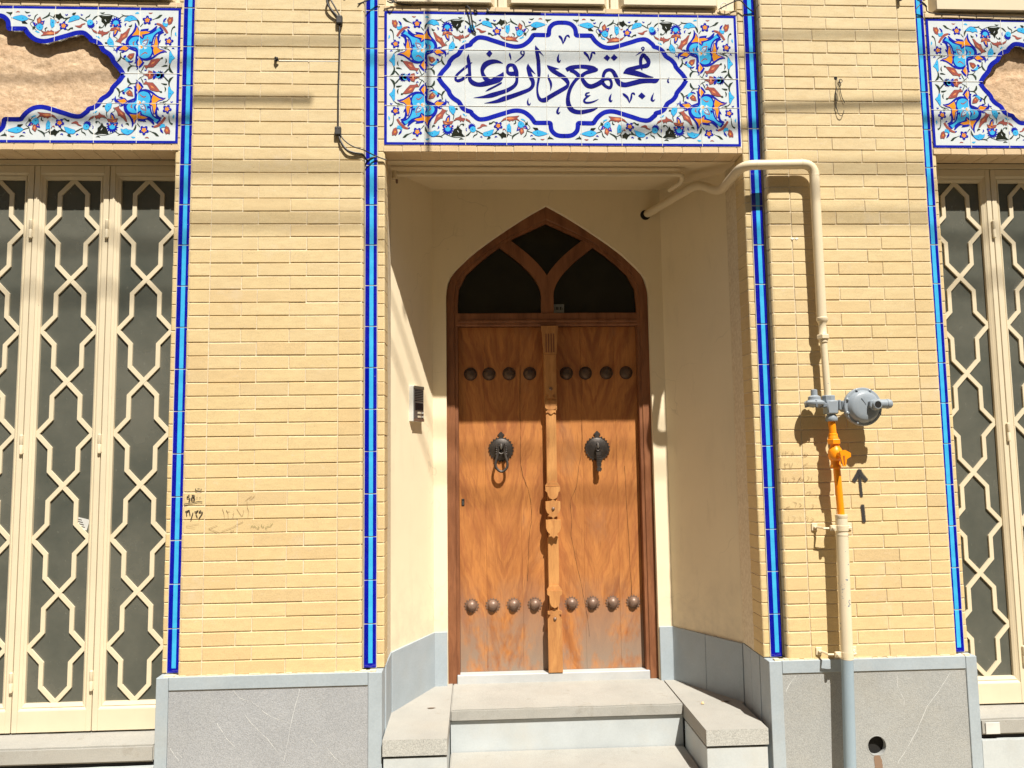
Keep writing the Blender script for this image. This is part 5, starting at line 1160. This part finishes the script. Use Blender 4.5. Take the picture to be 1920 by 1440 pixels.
for k in range(2):
    icp('name_label', (-.014, .026, -.033, -.0305, -.056-.021*k, -.044-.021*k), 'beige_plastic', fp); icp('call_button', (.034, .048, -.035, -.0305, -.054-.021*k, -.046-.021*k), 'white_plastic', fp)

# ------------------------------------------------------------------ cables and small wall fixings
CB = thing('wall_cable', (-.648, -.06, 2.84), 'black cable with two cleats hanging on the left pier', 'cable')
yb = -.058
put('cable', tubem('cable', [(-.649, yb, 3.115), (-.6475, yb-.002, 2.95), (-.6525, yb, 2.75), (-.6525, yb, 2.57)], .0042, 'black_rubber', 8), CB)
for z, x in ((3.118, -.649), (2.553, -.652)):
    bm = bmesh.new(); box(bm, x-.015, x+.015, yb-.014, -.049, z-.026, z+.016, bev=.004); c_ = put('cleat', mesh(bm, 'cleat', 'grey_clip'), CB)
    for dx in (-.007, .007): put('cleat_screw', lathem('cleat_screw', [(.0035, 0), (.003, -.002)], (x+dx, yb-.0139, z+.009), 'Y', 'alu', 8), c_)
put('cable', tubem('cable', catmull([(-.655, yb-.004, 3.128), (-.690, yb-.012, 3.165), (-.708, yb-.016, 3.205), (-.695, yb-.014, 3.255), (-.67, yb-.01, 3.32)], 5), .0052, 'black_rubber', 8), CB)
put('cable', tubem('cable', catmull([(-.645, yb-.004, 3.13), (-.672, yb-.01, 3.18), (-.695, yb-.012, 3.225), (-.705, yb-.01, 3.30)], 5), .0038, 'black_rubber', 8), CB)
put('cable', tubem('cable', catmull([(-.6535, yb, 2.55), (-.640, yb-.006, 2.50), (-.610, yb-.008, 2.455), (-.572, yb-.004, 2.440), (-.535, yb+.004, 2.436), (-.520, -.012, 2.425), (-.49, -.006, 2.44), (-.445, .01, 2.445)], 5), .0046, 'black_rubber', 8), CB)
put('cable', tubem('cable', catmull([(-.648, yb, 2.55), (-.625, yb-.008, 2.505), (-.58, yb-.010, 2.470), (-.53, yb-.004, 2.455), (-.48, -.02, 2.443), (-.425, -.008, 2.426)], 5), .0032, 'black_rubber', 8), CB)
def small_wire(name, label, paths, r=.0022, cat='wire', mat='black_rubber'):
    t = thing(name, paths[0][0], label, cat)
    for q in paths: put('wire', tubem('wire', catmull(q, 5), r, mat, 6), t)
    return t
small_wire('wire_stub', 'small knotted wire stub sticking out of the left pier', [[(-.962, -.048, 2.912), (-.957, -.062, 2.918), (-.948, -.066, 2.912), (-.943, -.060, 2.902), (-.953, -.064, 2.900), (-.960, -.060, 2.908), (-.95, -.05, 2.914)], [(-.955, -.048, 2.905), (-.95, -.07, 2.905), (-.945, -.065, 2.915)]], .0034)
sm = small_wire('wire_hook', 'thin looped wires hanging from a hole in the right pier', [
  [(1.834, -.045, 2.842), (1.834, -.060, 2.835), (1.834, -.058, 2.80), (1.828, -.057, 2.77), (1.826, -.057, 2.72), (1.822, -.057, 2.69), (1.832, -.057, 2.675)],
  [(1.852, -.056, 2.838), (1.846, -.058, 2.828), (1.855, -.06, 2.818), (1.862, -.06, 2.828), (1.852, -.058, 2.836), (1.850, -.057, 2.80), (1.856, -.056, 2.75), (1.870, -.056, 2.715)],
  [(1.836, -.057, 2.80), (1.826, -.058, 2.765), (1.824, -.058, 2.70), (1.834, -.06, 2.655), (1.848, -.06, 2.645), (1.858, -.058, 2.655), (1.864, -.057, 2.675)], [(1.832, -.057, 2.79), (1.838, -.057, 2.765), (1.834, -.057, 2.72)]], .0017)
put('drill_hole', lathem('drill_hole', [(.009, 0), (.008, -.002), (.004, -.001)], (1.833, -.0505, 2.846), 'Y', 'black_hole', 12), sm)
small_wire('sign_wire', 'black wires drooping over the top edge of the lettered sign', [
  [(-.03, .0, 3.22), (-.022, -.016, 3.222), (-.008, -.022, 3.20), (.0, -.022, 3.15), (.006, -.016, 3.11), (.02, -.008, 3.085)], [(.012, -.006, 3.205), (.02, -.012, 3.20), (.03, -.008, 3.196)]], .0042)
small_wire('sign_lead', 'thin black lead lying along the top edge of the lettered sign', [[(.078, -.006, 3.215), (.084, -.010, 3.205), (.075, -.010, 3.198), (.095, -.0085, 3.1985), (.2, -.0085, 3.1975), (.35, -.0085, 3.197)]], .0028)
small_wire('corner_wire', 'loose black wires at the left top corner of the lettered sign', [[(-.56, -.056, 3.20), (-.50, -.035, 3.24), (-.45, -.03, 3.27)], [(-.43, -.03, 3.25), (-.37, -.012, 3.235), (-.30, -.008, 3.226)], [(-.42, -.02, 3.24), (-.40, -.03, 3.225), (-.385, -.02, 3.24), (-.40, -.02, 3.25)]], .003)
small_wire('corner_lead', 'black wire crossing the blue strip beside the right end of the lettered sign', [[(1.26, -.012, 3.225), (1.31, -.03, 3.245), (1.365, -.03, 3.265), (1.40, -.025, 3.235), (1.44, -.01, 3.215)]], .003)
small_wire('white_wire', 'white wire loop at the right top corner of the lettered sign', [[(1.275, -.012, 3.225), (1.272, -.016, 3.245), (1.285, -.018, 3.258), (1.300, -.018, 3.25), (1.298, -.014, 3.228)]], .0026, 'wire', 'chalk')
small_wire('edge_wire', 'thin black wire drooping under the right upper window', [[(2.275, -.05, 3.22), (2.31, -.04, 3.255), (2.34, -.03, 3.245), (2.358, -.02, 3.222), (2.45, -.015, 3.215), (2.62, -.012, 3.208), (2.9, -.012, 3.205)], [(2.29, -.04, 3.275), (2.325, -.035, 3.262), (2.345, -.03, 3.245)]], .0028)
for (x, z, lab) in ((-.67+.0, 0, None),): pass
for x, y0_, z, lab in ((-.622, -.05, 3.285, 'short dark cable stub at the top of the left pier'), (2.185, -.05, 3.285, 'short dark cable stub at the top of the right pier')):
    bm = bmesh.new(); tube(bm, [(x, -.045, z+.06), (x, -.062, z+.03), (x+.002, -.064, z-.028)], .0085, 8); tag(put('cable_stub', smooth(mesh(bm, 'cable_stub', 'grey_clip'))), lab, 'cable stub')
# chalk line beside the wire stub
bm = bmesh.new(); box(bm, -.943, -.652, -.0515, -.0495, 2.9055, 2.9085); tag(put('chalk_line', mesh(bm, 'chalk_line', 'chalk')), 'thin white line in the joint beside the wire stub', 'mark')
bm = bmesh.new()
for x in (1.571, 1.592): flatpoly(bm, [(x-.009, 2.017), (x, 2.012), (x+.010, 2.018), (x+.001, 2.025)], -.0525)
tag(put('paper_scraps', flatmesh(bm, 'paper_scraps', 'chalk')), 'two tiny white specks on the right pier beside the gas pipe', 'scrap')

# ------------------------------------------------------------------ writing on the bricks
def writing(name, data, label):
    t = thing(name, (data[0][2][0][0]/1000, -.053, data[0][2][0][1]/1000), label, 'graffiti')
    for key, mat in (('K', 'pencil_k'), ('N', 'pencil_n'), ('E', 'pencil_e')):
        bm = bmesh.new(); hit = False
        for w, c, pts in data:
            if c != key: continue
            hit = True
            q = [(x/1000, z/1000, w*.00042) for x, z in pts]
            ribbon(bm, q, -.0532, 0, 4 if len(q) > 2 else 1)
        if hit: put('handwriting', flatmesh(bm, 'handwriting', mat), t)
        else: bm.free()
writing('pencil_notes', PENCIL_A, 'handwritten Persian numerals low on the left brick pier')
writing('pencil_notes', PENCIL_B, 'faint pencilled numerals and arrows left of the orange pipe')
AR_ = thing('sprayed_arrow', (1.85, -.053, .63), 'dark sprayed arrow pointing up on the right brick pier', 'graffiti')
for i, (w, pts) in enumerate(SPRAY_ARROW):
    q = catmull([(x/1000, z/1000) for x, z in pts], 6); bm = bmesh.new(); lay = bm.verts.layers.float.new('edge'); prev = None; hw = w*.00115
    ext = [(2*q[0][0]-q[1][0], 2*q[0][1]-q[1][1])]+q+[(2*q[-1][0]-q[-2][0], 2*q[-1][1]-q[-2][1])]
    for k, (x, z) in enumerate(ext):
        a = ext[max(k-1, 0)]; b = ext[min(k+1, len(ext)-1)]; d = Vector((b[0]-a[0], b[1]-a[1])).normalized(); row = []
        for s_, e in ((-1, 0), (-.5, .62), (0, .95), (.5, .62), (1, 0)):
            vv = bm.verts.new((x-d.y*hw*s_, -.0535-i*.0003, z+d.x*hw*s_)); vv[lay] = 0 if k in (0, len(ext)-1) else e; row.append(vv)
        if prev:
            for m_ in range(4): bm.faces.new((prev[m_], prev[m_+1], row[m_+1], row[m_]))
        prev = row
    put('spray_stroke', flatmesh(bm, 'spray_stroke', 'spray'), AR_)

# ------------------------------------------------------------------ overhead cables of the alley (their shadows cross the front)
def up(x, z, yc, y0=-.05):
    k = (y0-yc)/LIGHT.y; return (x-LIGHT.x*k, yc, z-LIGHT.z*k)
def overhead(pa, pb, yc, r, label):
    a = Vector(up(*pa, yc)); b = Vector(up(*pb, yc))
    tag(put('overhead_cable', tubem('overhead_cable', [a, b], r, 'black_rubber', 8)), label, 'cable', 'overhead cables above the alley')
overhead((-7, 2.84), (9, 3.27), -2.2, .0068, 'overhead cable casting the upper shadow across the lettered sign')
overhead((-7, 2.67), (-.78, 2.71), -1.8, .0105, 'overhead cable ending in mid air that shades the left pier')
overhead((.75, 2.66), (9, 3.0), -1.9, .0105, 'overhead cable casting the lower shadow across the right end of the sign')
overhead((-7, 2.33), (9, 2.42), -3.4, .0092, 'overhead cable casting the faint shadow across the door knockers')
overhead((-7, 2.06), (9, 2.18), -3.6, .0092, 'overhead cable casting the faint shadow across the middle of the door')
a = up(-.222, 2.42, -1.5, 0); b = up(-.222, 4.4, -1.5, 0)
tag(put('overhead_cable', tubem('drop_cable', [a, b], .010, 'black_rubber', 8)), 'hanging cable casting the upright shadow on the left end of the sign', 'cable', 'overhead cables above the alley')
